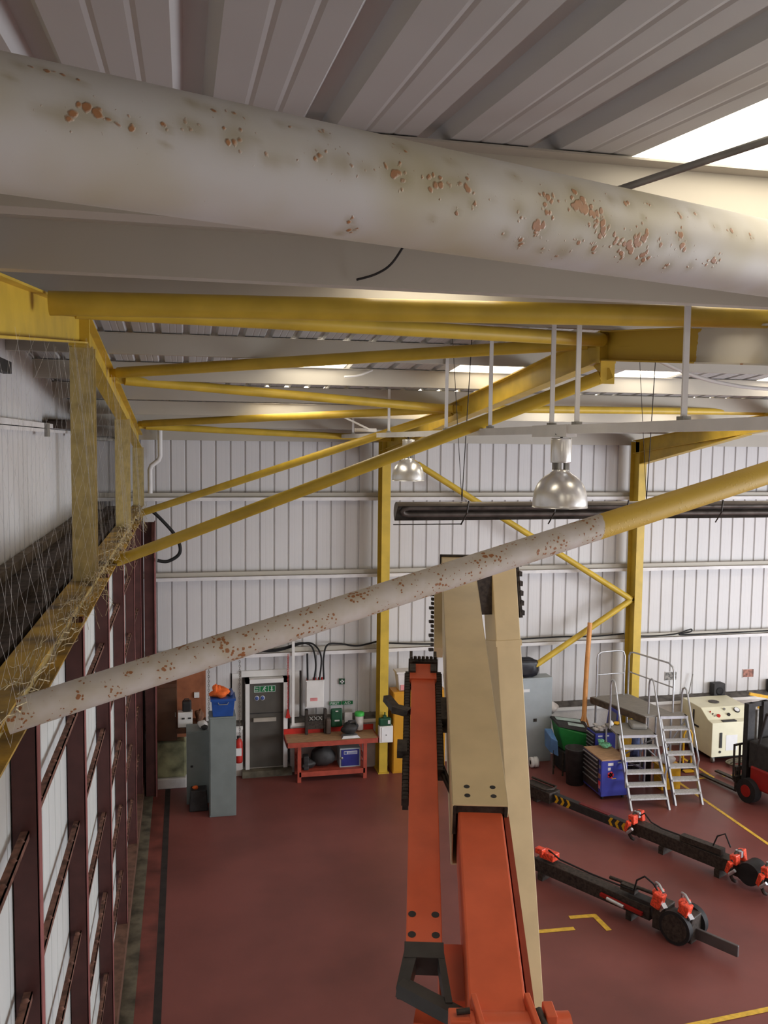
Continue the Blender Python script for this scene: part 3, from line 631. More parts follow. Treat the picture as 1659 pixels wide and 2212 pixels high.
# loose cables / rods
def cable(lb, pts, r, m_, n=8, name='cable', cat='cable'):
    # Catmull-Rom
    q = [V(p) for p in pts]; q = [q[0]] + q + [q[-1]]; out = []
    for i in range(1, len(q) - 2):
        for k in range(8):
            u = k / 8; a_, b_, c_, d_ = q[i - 1], q[i], q[i + 1], q[i + 2]
            out.append(.5 * ((2 * b_) + (-a_ + c_) * u + (2 * a_ - 5 * b_ + 4 * c_ - d_) * u * u + (-a_ + 3 * b_ - 3 * c_ + d_) * u ** 3))
    out.append(q[-2]); mb = MB(); mb.tube(out, r, n)
    return solo(name, mb, m_, lb, cat, pts[0])
mb = MB(); mb.tube([(1.33, 1.75, 8.10), (1.02, 2.40, 8.06)], .010, 8)
mb.tube([(1.33, 1.75, 8.10), (1.9, .5, 8.03)], .010, 8)
solo('tie_rod', mb, M_galv, 'thin grey tie rod crossing the bright rooflight at the upper right', 'rod', (1.2, 2, 8.1))
cable('thin dark cable hanging from under the big rusty tube to the second purlin', [(1.06, 4.18, 8.40), (1.0, 4.3, 8.285), (.93, 4.35, 8.235), (.84, 4.40, 8.21)], .006, M_black)
cable('thin white cable drooping past the rooflight left of the middle rafter', [(2.2, 12.4, 8.33), (2.42, 12.45, 8.36), (2.62, 12.46, 8.44)], .014, M_white)
cable('white cable sagging from the ridge bracket to the right', [(4.40, 8.6, 8.53), (4.8, 8.6, 8.35), (5.22, 8.6, 8.19), (5.67, 8.6, 8.09), (6.3, 8.6, 8.04), (8.0, 8.6, 8.03), (10.4, 8.6, 8.3)], .02, M_white)

# radiant tube heater ---------------------------------------------------------------------
t = thing('radiant_heater', 'long dark radiant tube heater hung in front of the back wall', 'heater', (4, 10, 6.5))
hx0, hx1, hy, hz = 2.40, 8.6, 10.0, 6.62
mb = MB()
prof = []
for i in range(13):
    a_ = math.radians(205 - i * 15.5 * 1.05); prof.append((.125 * math.cos(a_), .12 * math.sin(a_)))
def rotp(p, ang=-1.12): return (hy + p[0] * math.cos(ang) - p[1] * math.sin(ang), hz - .02 + p[0] * math.sin(ang) + p[1] * math.cos(ang))
pr1 = [rotp(p) for p in prof]; pr2 = [rotp((p[0] * .96, p[1] * .96)) for p in prof]
mb.add([(hx0, *p) for p in pr1] + [(hx1, *p) for p in pr1], [(i, i + 1, 13 + i + 1, 13 + i) for i in range(12)], True)
mb.use(1).add([(hx0, *p) for p in pr2] + [(hx1, *p) for p in pr2], [(i, i + 1, 13 + i + 1, 13 + i) for i in range(12)], True)
mb.use(1).add([(hx0, *p) for p in pr1], [tuple(range(13))])
link('reflector', mb, [M_heat, M_heatd], t)
ht = [(hx1, .05), (hx0 + .16, .05), (hx0 + .10, .035), (hx0 + .08, 0), (hx0 + .10, -.035), (hx0 + .16, -.05), (hx1, -.05)]
mb = MB(); mb.tube([(q[0], *rotp((q[1], .03))) for q in ht], .032, 12); link('burner_tube', mb, M_heatd, t)
for x_ in (3.25, 4.35, 5.3, 6.6, 8.0):
    mb = MB(); mb.beam((x_, hy - .10, hz + .12), (x_ - .03, hy - .12, hz - .02), .015, .015); mb.beam((x_ - .03, hy - .12, hz - .02), (x_ - .09, hy - .08, hz - .16), .015, .015); link('support_bracket', mb, M_dark, t)
mb = MB(); mb.box(hx0 - .05, 3.18, hy - .09, hy - .075, hz - .16, hz - .148); link('end_bar', mb, M_dark, t)
for x_ in (3.2, 5.6, 8.2):
    mb = MB(); mb.tube([(x_, hy, hz + .11), (x_ - .12, hy + .1, roofz(hy) - .05)], .004, 5); mb.tube([(x_, hy, hz + .11), (x_ + .12, hy + .1, roofz(hy) - .05)], .006, 5); link('hanging_wire', mb, M_dark, t)

# downpipe and black hose, left back corner
mb = MB(); mb.tube([(-.5, 19.2, 7.75), (-.5, 19.2, 7.08), (-.53, 19.2, 7.0), (-.68, 19.2, 6.88), (-.71, 19.2, 6.8), (-.71, 19.2, 6.3)], .05, 12)
solo('downpipe', mb, M_white, 'white downpipe with a swan-neck bend in the top left back corner', 'pipe', (-.5, 19.2, 7.5))
cable('black hose hanging in a loop beside the maroon door jamb', [(-.72, 18.4, 6.05), (-.5, 18.4, 5.85), (-.2, 18.4, 5.5), (-.1, 18.4, 5.25), (-.14, 18.4, 5.08), (-.35, 18.4, 4.96), (-.55, 18.4, 4.98)], .035, M_rubber, name='hose', cat='hose')
# wall cables on the lowest rail
cable('grey cable lying on the lowest rail left of the column', [(1.5, 19.42, 2.80), (2.0, 19.42, 2.78), (2.6, 19.42, 2.93), (2.85, 19.38, 2.85), (2.95, 19.25, 2.6), (2.9, 19.2, 2.14)], .02, M_rubber)
cable('second grey cable bending down into the electrical box', [(1.5, 19.40, 2.77), (2.1, 19.40, 2.84), (2.5, 19.40, 2.94), (2.75, 19.35, 2.85), (2.82, 19.22, 2.5), (2.78, 19.2, 2.14)], .02, M_rubber)
cable('cable rising from the electrical box and running to the yellow column', [(3.0, 19.2, 2.14), (3.0, 19.25, 2.6), (3.1, 19.35, 2.88), (3.4, 19.42, 2.88), (3.8, 19.42, 2.82), (4.25, 19.42, 2.90)], .02, M_rubber)
cable('straight conduit dropping to the left side of the electrical box', [(2.64, 19.3, 2.72), (2.64, 19.22, 2.14)], .022, M_rubber)
cable('cable along the lowest rail between the two columns', [(4.45, 19.42, 2.86), (5.6, 19.42, 2.79), (7.0, 19.42, 2.80), (8.6, 19.42, 2.84), (9.6, 19.42, 2.82), (10.4, 19.42, 2.86)], .018, M_rubber)
cable('cable with a raised loop on the lowest rail right of the column', [(10.6, 19.42, 2.79), (11.2, 19.42, 2.77), (11.8, 19.42, 2.80), (12.1, 19.42, 2.88), (12.22, 19.42, 2.90), (12.2, 19.42, 2.84), (11.9, 19.42, 2.78), (12.6, 19.42, 2.77), (16, 19.42, 2.8)], .016, M_rubber)

# ------------------------------------------------------------------ boom lift (orange and cream)
t = thing('boom_lift', 'orange and cream boom lift with folded telescopic booms', 'boom lift', (3.35, 8.3, 0))
up = (0, 0, 1)
A0, A1 = (1.726, 4.919, 5.236), (2.793, 8.839, 6.221)
mb = MB(); mb.beam(A0, A1, .34, .012); mb.beam(A0, A1, .012, .44, -.0, .164); mb.beam(A0, A1, .012, .44, 0, -.164); mb.beam(A0, A1, .34, .012, -.43)
ob = link('outer_boom', mb, M_cream, t, bevel=.006)
dA = (V(A1) - V(A0)).normalized(); rA = dA.cross(V((0, 0, 1))).normalized(); uA = rA.cross(dA)
mb = MB()
for s_ in (-.075, .085):
    for q in (.09, .18):
        c_ = V(A0) + dA * q + rA * s_ + uA * .001
        ring = [c_ + (rA * math.cos(k * math.pi / 6) + dA * math.sin(k * math.pi / 6)) * .019 for k in range(12)]
        mb.add(ring, [tuple(range(12))])
link('bolt_hole', mb, M_black, ob)
mb = MB(); mb.beam(V(A1), V(A1) + dA * .03, .36, .03, .015); mb.beam(V(A1), V(A1) + dA * .03, .02, .46, .015, .175); mb.beam(V(A1), V(A1) + dA * .03, .02, .46, .015, -.175); link('end_flange', mb, M_dark, ob)
mb = MB(); mb.beam(V(A0) + dA * .01, V(A0) + dA * .05, .325, .06, -.012); mb.beam(V(A0) - dA * .002, V(A0) + dA * .06, .02, .2, -.012, .155); mb.beam(V(A0) - dA * .002, V(A0) + dA * .06, .02, .2, -.012, -.155); link('wear_pad', mb, M_dark, t)
I0, I1 = V((1.70, 4.83, 5.17)), V((1.392, 3.66, 4.80))
mb = MB(); mb.beam(I0 + dA * .6, I1, .268, .36); link('inner_boom', mb, M_orange, t, bevel=.012)
dI = (I1 - I0).normalized(); rI = dI.cross(V(up)).normalized(); uI = rI.cross(dI)
mb = MB(); mb.beam(I0 + dA * .3, I1, .03, .30, -.03, -.16); link('side_channel', mb, mat('deep_orange', rgb(150, 62, 40), .5), t)
# leaning riser boom behind
R0, R1 = V((3.265, 8.75, 6.25)), V((3.39, 7.86, 1.2))
rf = (0, -1, 0)
mb = MB(); mb.beam(R0, R1, .27, .34, up=(0, -1, 0.0)); link('riser_boom', mb, M_cream, t, bevel=.008)
mb = MB(); p = R0.lerp(R1, .175); mb.beam(p, p + (R1 - R0) * .012, .285, .35, .008, up=rf); link('riser_collar', mb, M_cream, t)
mb = MB(); mb.beam(R0 + V((.16, 0, -.1)), R0.lerp(R1, .13) + V((.16, 0, 0)), .03, .28, up=rf)
for k in range(6): p = R0.lerp(R1, .02 + k * .02) + V((.18, 0, 0)); mb.box(p.x - .015, p.x + .02, p.y, p.y + .1, p.z - .03, p.z + .02)
link('hose_guard', mb, M_dark, t)
mb = MB(); mb.box(2.95, 3.16, 8.72, 8.95, 5.62, 6.15); mb.box(2.72, 3.4, 8.85, 9.1, 5.75, 6.20); link('elbow_bracket', mb, M_dark, t)
mb = MB(); mb.tube([(2.6, 8.95, 5.9), (3.45, 8.95, 5.9)], .07, 16); link('elbow_pin', mb, M_dark, t)
# cream side link and chain left of the outer boom
mb = MB(); mb.beam((2.50, 8.53, 6.02), (2.37, 8.05, 5.45), .085, .2); link('side_link', mb, M_cream, t)
mb = MB()
for k in range(16):
    p = V((2.43, 8.5, 6.02)).lerp(V((2.29, 8.0, 5.45)), k / 15); mb.box(p.x - .012 - (.02 if k % 3 == 0 else 0), p.x + .01, p.y - .02, p.y + .02, p.z - .015, p.z + .012)
link('side_chain', mb, M_dark, t)
mb = MB(); mb.beam((2.36, 7.6, 5.62), (2.26, 7.1, 5.38), .13, .25); mb.beam((2.29, 7.42, 5.5), (2.2, 7.0, 5.28), .10, .2); link('chain_bracket', mb, M_dark, t)
# left orange carrier
C0, C1 = V((1.856, 6.732, 5.519)), V((1.207, 4.282, 4.80))
dC = (C1 - C0).normalized(); rC = dC.cross(V(up)).normalized(); uC = rC.cross(dC)
mb = MB(); mb.beam(C0, C1, .19, .10); ca = link('hose_carrier', mb, M_orange, t, bevel=.005)
mb = MB(); mb.beam(C0 - dC * .22, C0 + dC * .01, .215, .11, .012); link('carrier_head', mb, M_orange, ca)
mb = MB()
for s_ in (-.062, .064):
    for q in (.05, .19):
        c_ = C1 - dC * q + rC * s_ + uC * .0012
        mb.add([c_ + (rC * math.cos(k * math.pi / 6) + dC * math.sin(k * math.pi / 6)) * .022 for k in range(12)], [tuple(range(12))])
link('bolt_hole', mb, M_black, ca)
mb = MB(); q0 = C0 - dC * .24
mb.beam(q0 - dC * .05, q0, .24, .10, .02)
for s_ in (-.1, .1): mb.beam(q0 - dC * .16, q0 + dC * .02, .025, .08, .03, s_)
for k in range(7): p = q0 + rC * (-.1 + k * .033) - dC * .03 + uC * .02; mb.box(p.x - .01, p.x + .01, p.y - .015, p.y + .015, p.z, p.z + .03)
for s_ in (-.085, .085): mb.beam(q0 + dC * .05, q0 + dC * .16, .05, .07, .03, s_)
link('roller_assembly', mb, M_dark, ca)
# black energy chains: links one by one
def chain_links(p0, p1, n_, w_, h_, name):
    lm = None
    for k in range(n_):
        p = V(p0).lerp(V(p1), k / n_); q = V(p0).lerp(V(p1), (k + .82) / n_)
        mb = MB(); mb.beam(p, q, w_, h_); mb.beam(p.lerp(q, .3), p.lerp(q, .7), w_ * 1.35, h_ * .6, -.01)
        link(name, mb, M_dark, ca)
chain_links(C0 - dC * .15 - rC * -.125 + uC * -.02, C0 + dC * 1.45 + rC * .118 - uC * .03, 40, .038, .09, 'chain_link')
chain_links(C0 - dC * .15 - rC * .125 + uC * -.02, C0 + dC * 1.15 - rC * .115 - uC * .02, 34, .042, .09, 'chain_link')
# dark bracket arms sticking out
mb = MB(); p = C0 + dC * .35 + rC * .2; mb.beam(p - dC * .1 + rC * .08, p + dC * .06, .06, .05); mb.beam(p + dC * .04 + rC * .02, p + dC * .09 - rC * .1, .09, .05); link('hook_bracket', mb, M_dark, ca)
mb = MB(); p = C0 + dC * .9 + rC * .15; mb.beam(p - dC * .07, p + dC * .07, .07, .06); link('side_block', mb, M_dark, ca); mb = MB(); p = C0 + dC * .42 - rC * .2; mb.beam(p - dC * .16, p + dC * .14, .13, .12); link('side_block', mb, M_dark, ca)
# black bottom bracket of the carrier
mb = MB(); mb.beam(C1, C1 + dC * .10, .205, .12, .004)
mb.beam(C1 + dC * .06 + rC * .068, C1 + dC * .28 + rC * .11 - uC * .01, .07, .08, .002, w1=.06); mb.beam(C1 + dC * .06 - rC * .085, C1 + dC * .36 - rC * .12, .035, .08, .002)
mb.beam(C1 + dC * .24 + rC * .115 , C1 + dC * .47 - rC * .28, .075, .07, .0)
link('carrier_bracket', mb, mat('charcoal_bracket', rgb(62, 60, 58), .5, var=.1, scale=8), t)
# orange linking bracket, hoses between carrier and boom
mb = MB(); c_ = V((1.36, 4.30, 4.72)); mb.beam(c_ + dC * -.05, c_ + dC * .30, .13, .22); mb.beam(c_ + dC * .2 + rC * .08, c_ + dC * .34 + rC * .1, .2, .1, -.12); link('link_bracket', mb, M_orange, t)
mb = MB(); mb.tube([C0 + dC * 1.0 - rC * .12 - uC * .05, C0 + dC * 1.3 - rC * .2 - uC * .08, C0 + dC * 1.55 - rC * .245 - uC * .08, C1 - rC * .26 - uC * .1 - dC * .6], .014, 8)
mb.tube([C0 + dC * 1.05 - rC * .10 - uC * .05, C0 + dC * 1.38 - rC * .2 - uC * .08, C0 + dC * 1.6 - rC * .25 - uC * .08], .012, 8)
mb.beam(C0 + dC * 1.62 - rC * .25, C0 + dC * 1.86 - rC * .25, .05, .08, -.02); link('hydraulic_hose', mb, M_dark, t)
mb = MB(); mb.tube([C0 + dC * 1.85 - rC * .255 - uC * .08, C1 - rC * .27 - uC * .1], .016, 10); link('ram_rod', mb, mat('rusty_orange', rgb(128, 62, 44), .6), t)
# pivot knuckle at the end of the inner boom
mb = MB(); mb.tube([(1.25, 3.655, 4.73), (1.66, 3.57, 4.73)], .085, 24); link('pivot_barrel', mb, M_orange, t)
mb = MB()
for x_, y_ in ((1.275, 3.645), (1.52, 3.60)): mb = MB(); mb.beam((x_, y_ - .12, 4.83), (x_ + .02, y_ + .09, 4.86), .028, .2); link('pivot_lug', mb, M_orange, t, bevel=.006)
mb = MB(); mb.beam((1.60, 3.53, 4.84), (1.62, 3.64, 4.84), .05, .18); link('pivot_lug', mb, M_orange, t, bevel=.006)
mb = MB(); mb.tube([(1.62, 3.575, 4.76), (1.70, 3.565, 4.76)], .06, 20); link('pivot_cap', mb, M_orange, t)
mb = MB(); mb.beam((1.20, 3.62, 4.81), (1.22, 3.72, 4.81), .1, .1); link('pivot_block', mb, M_orange, t, bevel=.006)
mb = MB(); mb.tube([(1.19, 3.66, 4.83), (1.25, 3.65, 4.835)], .014, 8); link('grease_pipe', mb, M_dark, t)
mb = MB(); mb.tube([(1.56, 3.60, 4.83), (1.56, 3.52, 4.80), (1.57, 3.50, 4.7)], .02, 8); link('pivot_hose', mb, M_dark, t)
# platform arm and turret, chassis below the picture
mb = MB(); mb.beam((1.4, 3.50, 4.66), (1.0, 1.2, 4.5), .16, .2); link('jib_arm', mb, M_orange, t)
mb = MB(); mb.box(2.9, 3.9, 6.0, 8.2, .85, 1.25); link('turret', mb, M_orange, t, bevel=.05)
mb = MB(); mb.box(2.55, 4.15, 5.6, 8.3, .40, .85); link('chassis', mb, M_dark, t, bevel=.04)
for x_ in (2.4, 4.3):
    for y_ in (6.0, 7.9):
        mb = MB(); mb.lathe((x_, y_, .42), [(.12, -.14), (.36, -.15), (.42, -.1), (.42, .1), (.36, .15), (.12, .14)], 24, 'X'); link('wheel', mb, M_rubber, t)

# ------------------------------------------------------------------ left back corner
mb = MB(); mb.box(-.66, .42, 19.27, 19.30, 1.0, 2.72); solo('notice_board', mb, M_brownp, 'rust brown board fixed on the back wall in the left corner', 'panel', (-.1, 19.3, 1.0))
t = thing('wall_cupboard', 'dark brown cupboard hanging in the left back corner', 'cupboard', (-.43, 18.9, 1.1))
mb = MB(); mb.box(-.68, -.19, 18.82, 19.26, 1.08, 2.30); link('body', mb, M_brown, t, bevel=.006)
mb = MB(); mb.box(-.62, -.205, 18.80, 18.82, 1.11, 2.22); link('door', mb, mat('dark_brown_door', rgb(84, 58, 40), .6, var=.1), t)
mb = MB(); mb.box(-.23, -.215, 18.785, 18.80, 1.6, 1.7); link('handle', mb, M_galv, t)
t = thing('wall_heater_unit', 'white fuse box with two black dials under the black case', 'fuse box', (-.03, 18.7, 1.4))
mb = MB(); mb.box(-.17, .13, 18.6, 18.80, 1.42, 1.74); link('case', mb, M_white, t, bevel=.01)
for x_ in (-.09, .04): mb = MB(); mb.box(x_, x_ + .06, 18.585, 18.6, 1.60, 1.63); link('switch', mb, M_black, t)
mb = MB(); mb.box(-.2, .42, 18.58, 19.25, 1.30, 1.41); solo('wall_shelf', mb, M_brown, 'dark shelf carrying the fuse box in the left corner', 'shelf', (0, 18.9, 1.3))
t = thing('black_case', 'small black case standing on top of the fuse box', 'case', (0, 18.7, 1.75))
mb = MB(); mb.box(-.08, .11, 18.62, 18.8, 1.745, 1.96); link('body', mb, M_black, t, bevel=.03)
mb = MB(); mb.tube([(-.05, 18.7, 1.95), (-.03, 18.7, 2.0), (.05, 18.7, 2.0), (.08, 18.7, 1.95)], .012, 8); link('handle', mb, M_black, t)
mb = MB(); mb.box(.17, .28, 19.22, 19.27, 1.86, 1.98); solo('wall_socket', mb, M_white, 'small white socket box on the rust brown board', 'socket', (.2, 19.25, 1.9), bevel=.006)
mb = MB(); mb.box(-.75, .0, 18.95, 19.35, .22, 1.0); solo('stained_tank', mb, M_moss, 'pale green stained tank under the brown cupboard', 'tank', (-.4, 19.1, .2), bevel=.05)
mb = MB(); mb.box(-.75, -.0, 18.9, 19.36, 0, .22); solo('tank_plinth', mb, M_block, 'low block plinth carrying the stained tank', 'plinth', (-.4, 19.1, 0), bevel=.02)
t = thing('low_cabinet', 'lower grey green cabinet left of the tall locker', 'cabinet', (.22, 18.2, 0))
mb = MB(); mb.box(.0, .46, 18.0, 18.5, 0, 1.52); link('body', mb, M_locker, t, bevel=.006)
mb = MB(); mb.box(.02, .44, 17.985, 18.0, .05, 1.49); link('door', mb, M_locker, t)
mb = MB(); mb.box(.08, .13, 17.97, 17.985, .78, .82); link('handle', mb, M_black, t)
t = thing('tall_locker', 'tall narrow grey green locker with the blue crate on top', 'locker', (.7, 17.5, 0))
mb = MB(); mb.box(.44, .96, 17.28, 17.75, 0, 2.01); link('body', mb, M_locker, t, bevel=.006)
mb = MB(); mb.box(.46, .94, 17.265, 17.28, .04, 1.98); link('door', mb, M_locker, t)
t = thing('storage_crate', 'blue plastic crate on top of the tall locker', 'crate', (.7, 17.4, 2.01))
mb = MB(); mb.hexa([(.51, 17.3, 2.012), (.90, 17.3, 2.012), (.90, 17.7, 2.012), (.51, 17.7, 2.012), (.48, 17.27, 2.37), (.94, 17.27, 2.37), (.94, 17.72, 2.37), (.48, 17.72, 2.37)]); link('tub', mb, M_blue, t, bevel=.01)
mb = MB(); mb.box(.465, .955, 17.255, 17.27, 2.33, 2.375); mb.box(.465, .48, 17.27, 17.73, 2.33, 2.375); mb.box(.94, .955, 17.27, 17.73, 2.33, 2.375); link('rim', mb, M_blue, t)
mb = MB(); mb.tube([(.61, 17.255, 2.31), (.63, 17.24, 2.27), (.79, 17.24, 2.27), (.81, 17.255, 2.31)], .008, 6); link('handle', mb, M_galv, t)
def blob(c, sx, sy, sz, seed, n=10, mm=12, amp=.25):
    rnd = random.Random(seed); mb_ = MB(); vs = []; ph = [rnd.uniform(0, 6) for _ in range(6)]
    for i in range(n + 1):
        for k in range(mm):
            th = math.pi * i / n; a_ = 2 * math.pi * k / mm
            f_ = 1 + amp * (math.sin(3 * a_ + ph[0] + 2 * th) * .5 + math.sin(5 * a_ + ph[1]) * .3 * math.sin(th) + math.cos(4 * th + ph[2] + a_) * .4)
            vs.append((c[0] + sx * f_ * math.sin(th) * math.cos(a_), c[1] + sy * f_ * math.sin(th) * math.sin(a_), c[2] + sz * f_ * math.cos(th)))
    fs = [(i * mm + k, i * mm + (k + 1) % mm, (i + 1) * mm + (k + 1) % mm, (i + 1) * mm + k) for i in range(n) for k in range(mm)]
    mb_.add(vs, fs, True); return mb_
mb = blob((.66, 17.48, 2.44), .17, .17, .12, 3, amp=.4); b2 = blob((.57, 17.45, 2.52), .06, .08, .10, 5, amp=.3); mb.add(b2.v, b2.f)
solo('orange_cloth', mb, M_cloth, 'crumpled orange hi-vis clothing heaped in the blue crate', 'clothing', (.66, 17.48, 2.38))
mb = blob((.86, 17.55, 2.42), .06, .12, .07, 9, amp=.3); solo('blue_cloth', mb, mat('blue_grey_cloth', rgb(70, 80, 120), .9), 'blue grey cloth beside the orange clothing in the crate', 'cloth', (.86, 17.55, 2.38))
mb = blob((.33, 18.2, 1.60), .10, .1, .08, 11, amp=.2); solo('white_bag', mb, M_clear, 'crumpled pale bag on the lower grey cabinet', 'bag', (.33, 18.2, 1.52))
mb = blob((.37, 18.08, 1.57), .07, .06, .05, 13, amp=.15); solo('dark_helmet', mb, M_black, 'small dark round item at the edge of the lower cabinet', 'helmet', (.37, 18.08, 1.52))
mb = blob((.28, 19.0, 1.53), .09, .09, .13, 17, amp=.3); solo('shelf_clutter', mb, mat('brown_pack', rgb(120, 84, 64), .8, var=.3, scale=14), 'brown and orange packets on the dark wall shelf', 'packet', (.28, 19.0, 1.42))
mb = MB(); mb.hexa([(.05, 17.60, 0), (.42, 17.60, 0), (.42, 17.95, 0), (.05, 17.95, 0), (.08, 17.63, .42), (.40, 17.63, .42), (.40, 17.92, .42), (.08, 17.92, .42)]); solo('black_tub', mb, M_black, 'black tub on the floor before the lower grey cabinet', 'tub', (.2, 17.8, 0), bevel=.02)
mb = blob((.17, 17.74, .45), .06, .05, .035, 19, amp=.2); solo('orange_glove', mb, M_cloth, 'small orange glove lying on the black tub', 'glove', (.17, 17.74, .42))
# chains hanging
def chain(lb, x_, y_, z0, z1, m_, r=.016):
    t_ = thing('hoist_chain', lb, 'chain', (x_, y_, z0)); mb = MB(); n_ = int((z1 - z0) / .05)
    for k in range(n_):
        z = z0 + k * .05; ang = (k % 2) * math.pi / 2
        pts = [(x_ + r * math.cos(q) * math.cos(ang), y_ + r * math.cos(q) * math.sin(ang), z + .028 * math.sin(q)) for q in [i * math.pi / 4 for i in range(9)]]
        mb.tube(pts, .006, 5, False)
    link('links', mb, m_, t_); return t_
chain('dark chain hanging left of the blue crate', .48, 19.1, 1.45, 2.78, M_chain)
chain('dark chain hanging between the tall locker and the grey door', 1.14, 19.1, .95, 2.74, M_chain)
tc = chain('red hoist chain hanging right of the grey door', 2.21, 19.30, 1.45, 2.78, M_red)
mb = MB(); mb.prism([(2.16, 1.28), (2.27, 1.28), (2.225, 1.47), (2.20, 1.47)], 19.27, 19.33, 'Y'); link('hook_block', mb, M_red, tc)
mb = MB(); mb.box(2.30, 2.36, 19.30, 19.36, 1.1, 3.0); solo('white_conduit_post', mb, M_white, 'white upright conduit between the red chain and the electrical box', 'conduit', (2.33, 19.3, 1.1))
# fire extinguisher
t = thing('fire_extinguisher', 'red fire extinguisher on the wall between locker and grey door', 'extinguisher', (1.12, 19.12, .38))
mb = MB(); mb.lathe((1.12, 19.2, 0), [(0, .38), (.085, .38), (.088, .42), (.088, .82), (.06, .89), (.03, .91), (.03, .94)], 20); link('cylinder', mb, M_red, t)
mb = MB(); mb.box(1.08, 1.17, 19.18, 19.22, .93, .97); mb.tube([(1.12, 19.16, .95), (1.05, 19.12, .9), (1.04, 19.12, .6)], .012, 8); link('valve_and_hose', mb, M_black, t)
mb = MB(); mb.box(1.06, 1.18, 19.105, 19.112, .55, .72); link('label_patch', mb, M_paper, t)
mb = MB(); mb.box(1.05, 1.19, 19.29, 19.32, 1.02, 1.12); solo('small_bracket', mb, M_white, 'small white bracket above the fire extinguisher', 'bracket', (1.1, 19.3, 1.02))

# ------------------------------------------------------------------ workbench
t = thing('workbench', 'orange red steel workbench with worn plywood top', 'workbench', (3.1, 19, 0))
bx0, bx1, by0, by1 = 2.12, 4.16, 18.68, 19.33
mb = MB(); mb.box(bx0 + .02, bx1 - .02, by0 + .02, by1 - .02, .86, .90); link('worktop', mb, M_wood, t)
mb = MB(); mb.box(bx0, bx1, by0, by0 + .02, .80, .905); mb.box(bx0, bx0 + .02, by0, by1, .80, .905); mb.box(bx1 - .02, bx1, by0, by1, .8, .905); link('edge_rail', mb, M_benchred, t)
mb = MB(); mb.box(bx0, bx1, by1 - .02, by1, .82, 1.02); link('upstand', mb, M_red, t)
for x_ in (2.36, 3.82):
    for y_ in (18.72, 19.24): mb = MB(); mb.box(x_, x_ + .08, y_, y_ + .06, 0, .82); link('leg', mb, M_benchred, t)
mb = MB(); mb.box(2.36, 3.9, 18.73, 19.3, .20, .23); mb.box(2.40, 3.86, 18.72, 18.74, .12, .23); link('lower_shelf', mb, M_benchred, t)
for x_ in (2.36, 3.82): mb = MB(); mb.box(x_ + .01, x_ + .07, 18.76, 19.26, .4, .45); link('cross_rail', mb, M_benchred, t)
t = thing('steel_box', 'blue steel box with pale frame under the workbench', 'box', (3.55, 18.9, .23))
mb = MB(); mb.box(3.31, 3.78, 18.84, 19.2, .232, .66); link('frame', mb, M_cabgrey, t, bevel=.008)
mb = MB(); mb.box(3.345, 3.745, 18.825, 18.84, .265, .63); link('door', mb, mat('navy_door', rgb(44, 48, 122), .4), t)
mb = MB(); mb.box(3.40, 3.70, 18.818, 18.825, .53, .60); lab = link('notice', mb, M_clear, t)
mb = MB(); mb.box(3.41, 3.47, 18.814, 18.818, .54, .59)
for k in range(3): mb.box(3.49, 3.69, 18.814, 18.818, .54 + k * .018, .55 + k * .018)
link('print', mb, M_signb, lab)
mb = MB(); mb.lathe((3.355, 18.81, .45), [(0, -.0), (.028, 0), (.03, .02)], 14, 'Y'); link('lock', mb, M_galv, t)
mb = blob((2.95, 19.0, .47), .28, .2, .22, 23, amp=.12); b2 = blob((2.6, 18.95, .35), .2, .15, .11, 24, amp=.2); mb.add(b2.v, b2.f)
solo('black_machine', mb, M_black, 'dark rounded machine on the lower shelf of the workbench', 'machine', (2.9, 19, .23))
mb = MB(); mb.box(2.5, 2.62, 18.8, 19.0, .232, .55); solo('black_container', mb, M_black, 'upright black container at the left end of the bench shelf', 'container', (2.55, 18.9, .23), bevel=.02)
t = thing('chainsaw_case', 'black power tool with pale base plate on the workbench', 'power tool', (3.55, 18.9, .9))
mb = blob((3.55, 18.98, 1.06), .19, .15, .13, 31, amp=.22); link('motor_body', mb, M_black, t)
mb = MB(); mb.tube([(3.48, 18.95, 1.13), (3.52, 18.93, 1.24), (3.66, 18.93, 1.25), (3.72, 18.96, 1.12)], .022, 8); link('handle', mb, M_black, t)
mb = MB(); mb.hexa([(3.34, 18.76, .902), (3.76, 18.78, .902), (3.74, 19.0, .902), (3.36, 19.0, .902), (3.38, 18.79, .955), (3.7, 18.80, .955), (3.7, 18.95, .955), (3.38, 18.95, .955)]); link('base_plate', mb, M_steel, t)
t = thing('valve_manifold', 'dark valve manifold standing on the back of the workbench', 'manifold', (2.85, 19.2, 1.0))
mb = MB(); mb.box(2.62, 3.08, 19.2, 19.3, 1.02, 1.20); mb.tube([(2.6, 19.22, 1.33), (3.08, 19.22, 1.33)], .022, 8)
for x_ in (2.62, 3.04): mb.box(x_ - .03, x_ + .03, 19.18, 19.3, .91, 1.46)
link('frame', mb, M_dark, t)
for x_ in (2.72, 2.82, 2.92):
    mb = MB(); mb.tube([(x_ - .04, 19.2, 1.22), (x_ + .04, 19.2, 1.31)], .012, 6); mb.tube([(x_ + .04, 19.2, 1.22), (x_ - .04, 19.2, 1.31)], .012, 6); link('valve_handle', mb, M_galv, t)
mb = MB(); mb.box(3.05, 3.16, 19.12, 19.28, .905, 1.25); solo('brown_jar', mb, mat('brown_can', rgb(92, 78, 70), .6), 'grey brown can between the manifold and the green case', 'can', (3.1, 19.2, .9), bevel=.03)
t = thing('first_aid_case', 'dark green first aid case standing behind the workbench', 'first aid case', (3.3, 19.2, 1.14))
mb = MB(); mb.box(3.17, 3.43, 19.2, 19.3, 1.03, 1.45); link('body', mb, M_dgreen, t, bevel=.03)
mb = MB(); mb.box(3.27, 3.33, 19.19, 19.2, 1.39, 1.41); mb.box(3.25, 3.36, 19.19, 19.2, 1.17, 1.20); link('latch', mb, M_clear, t)
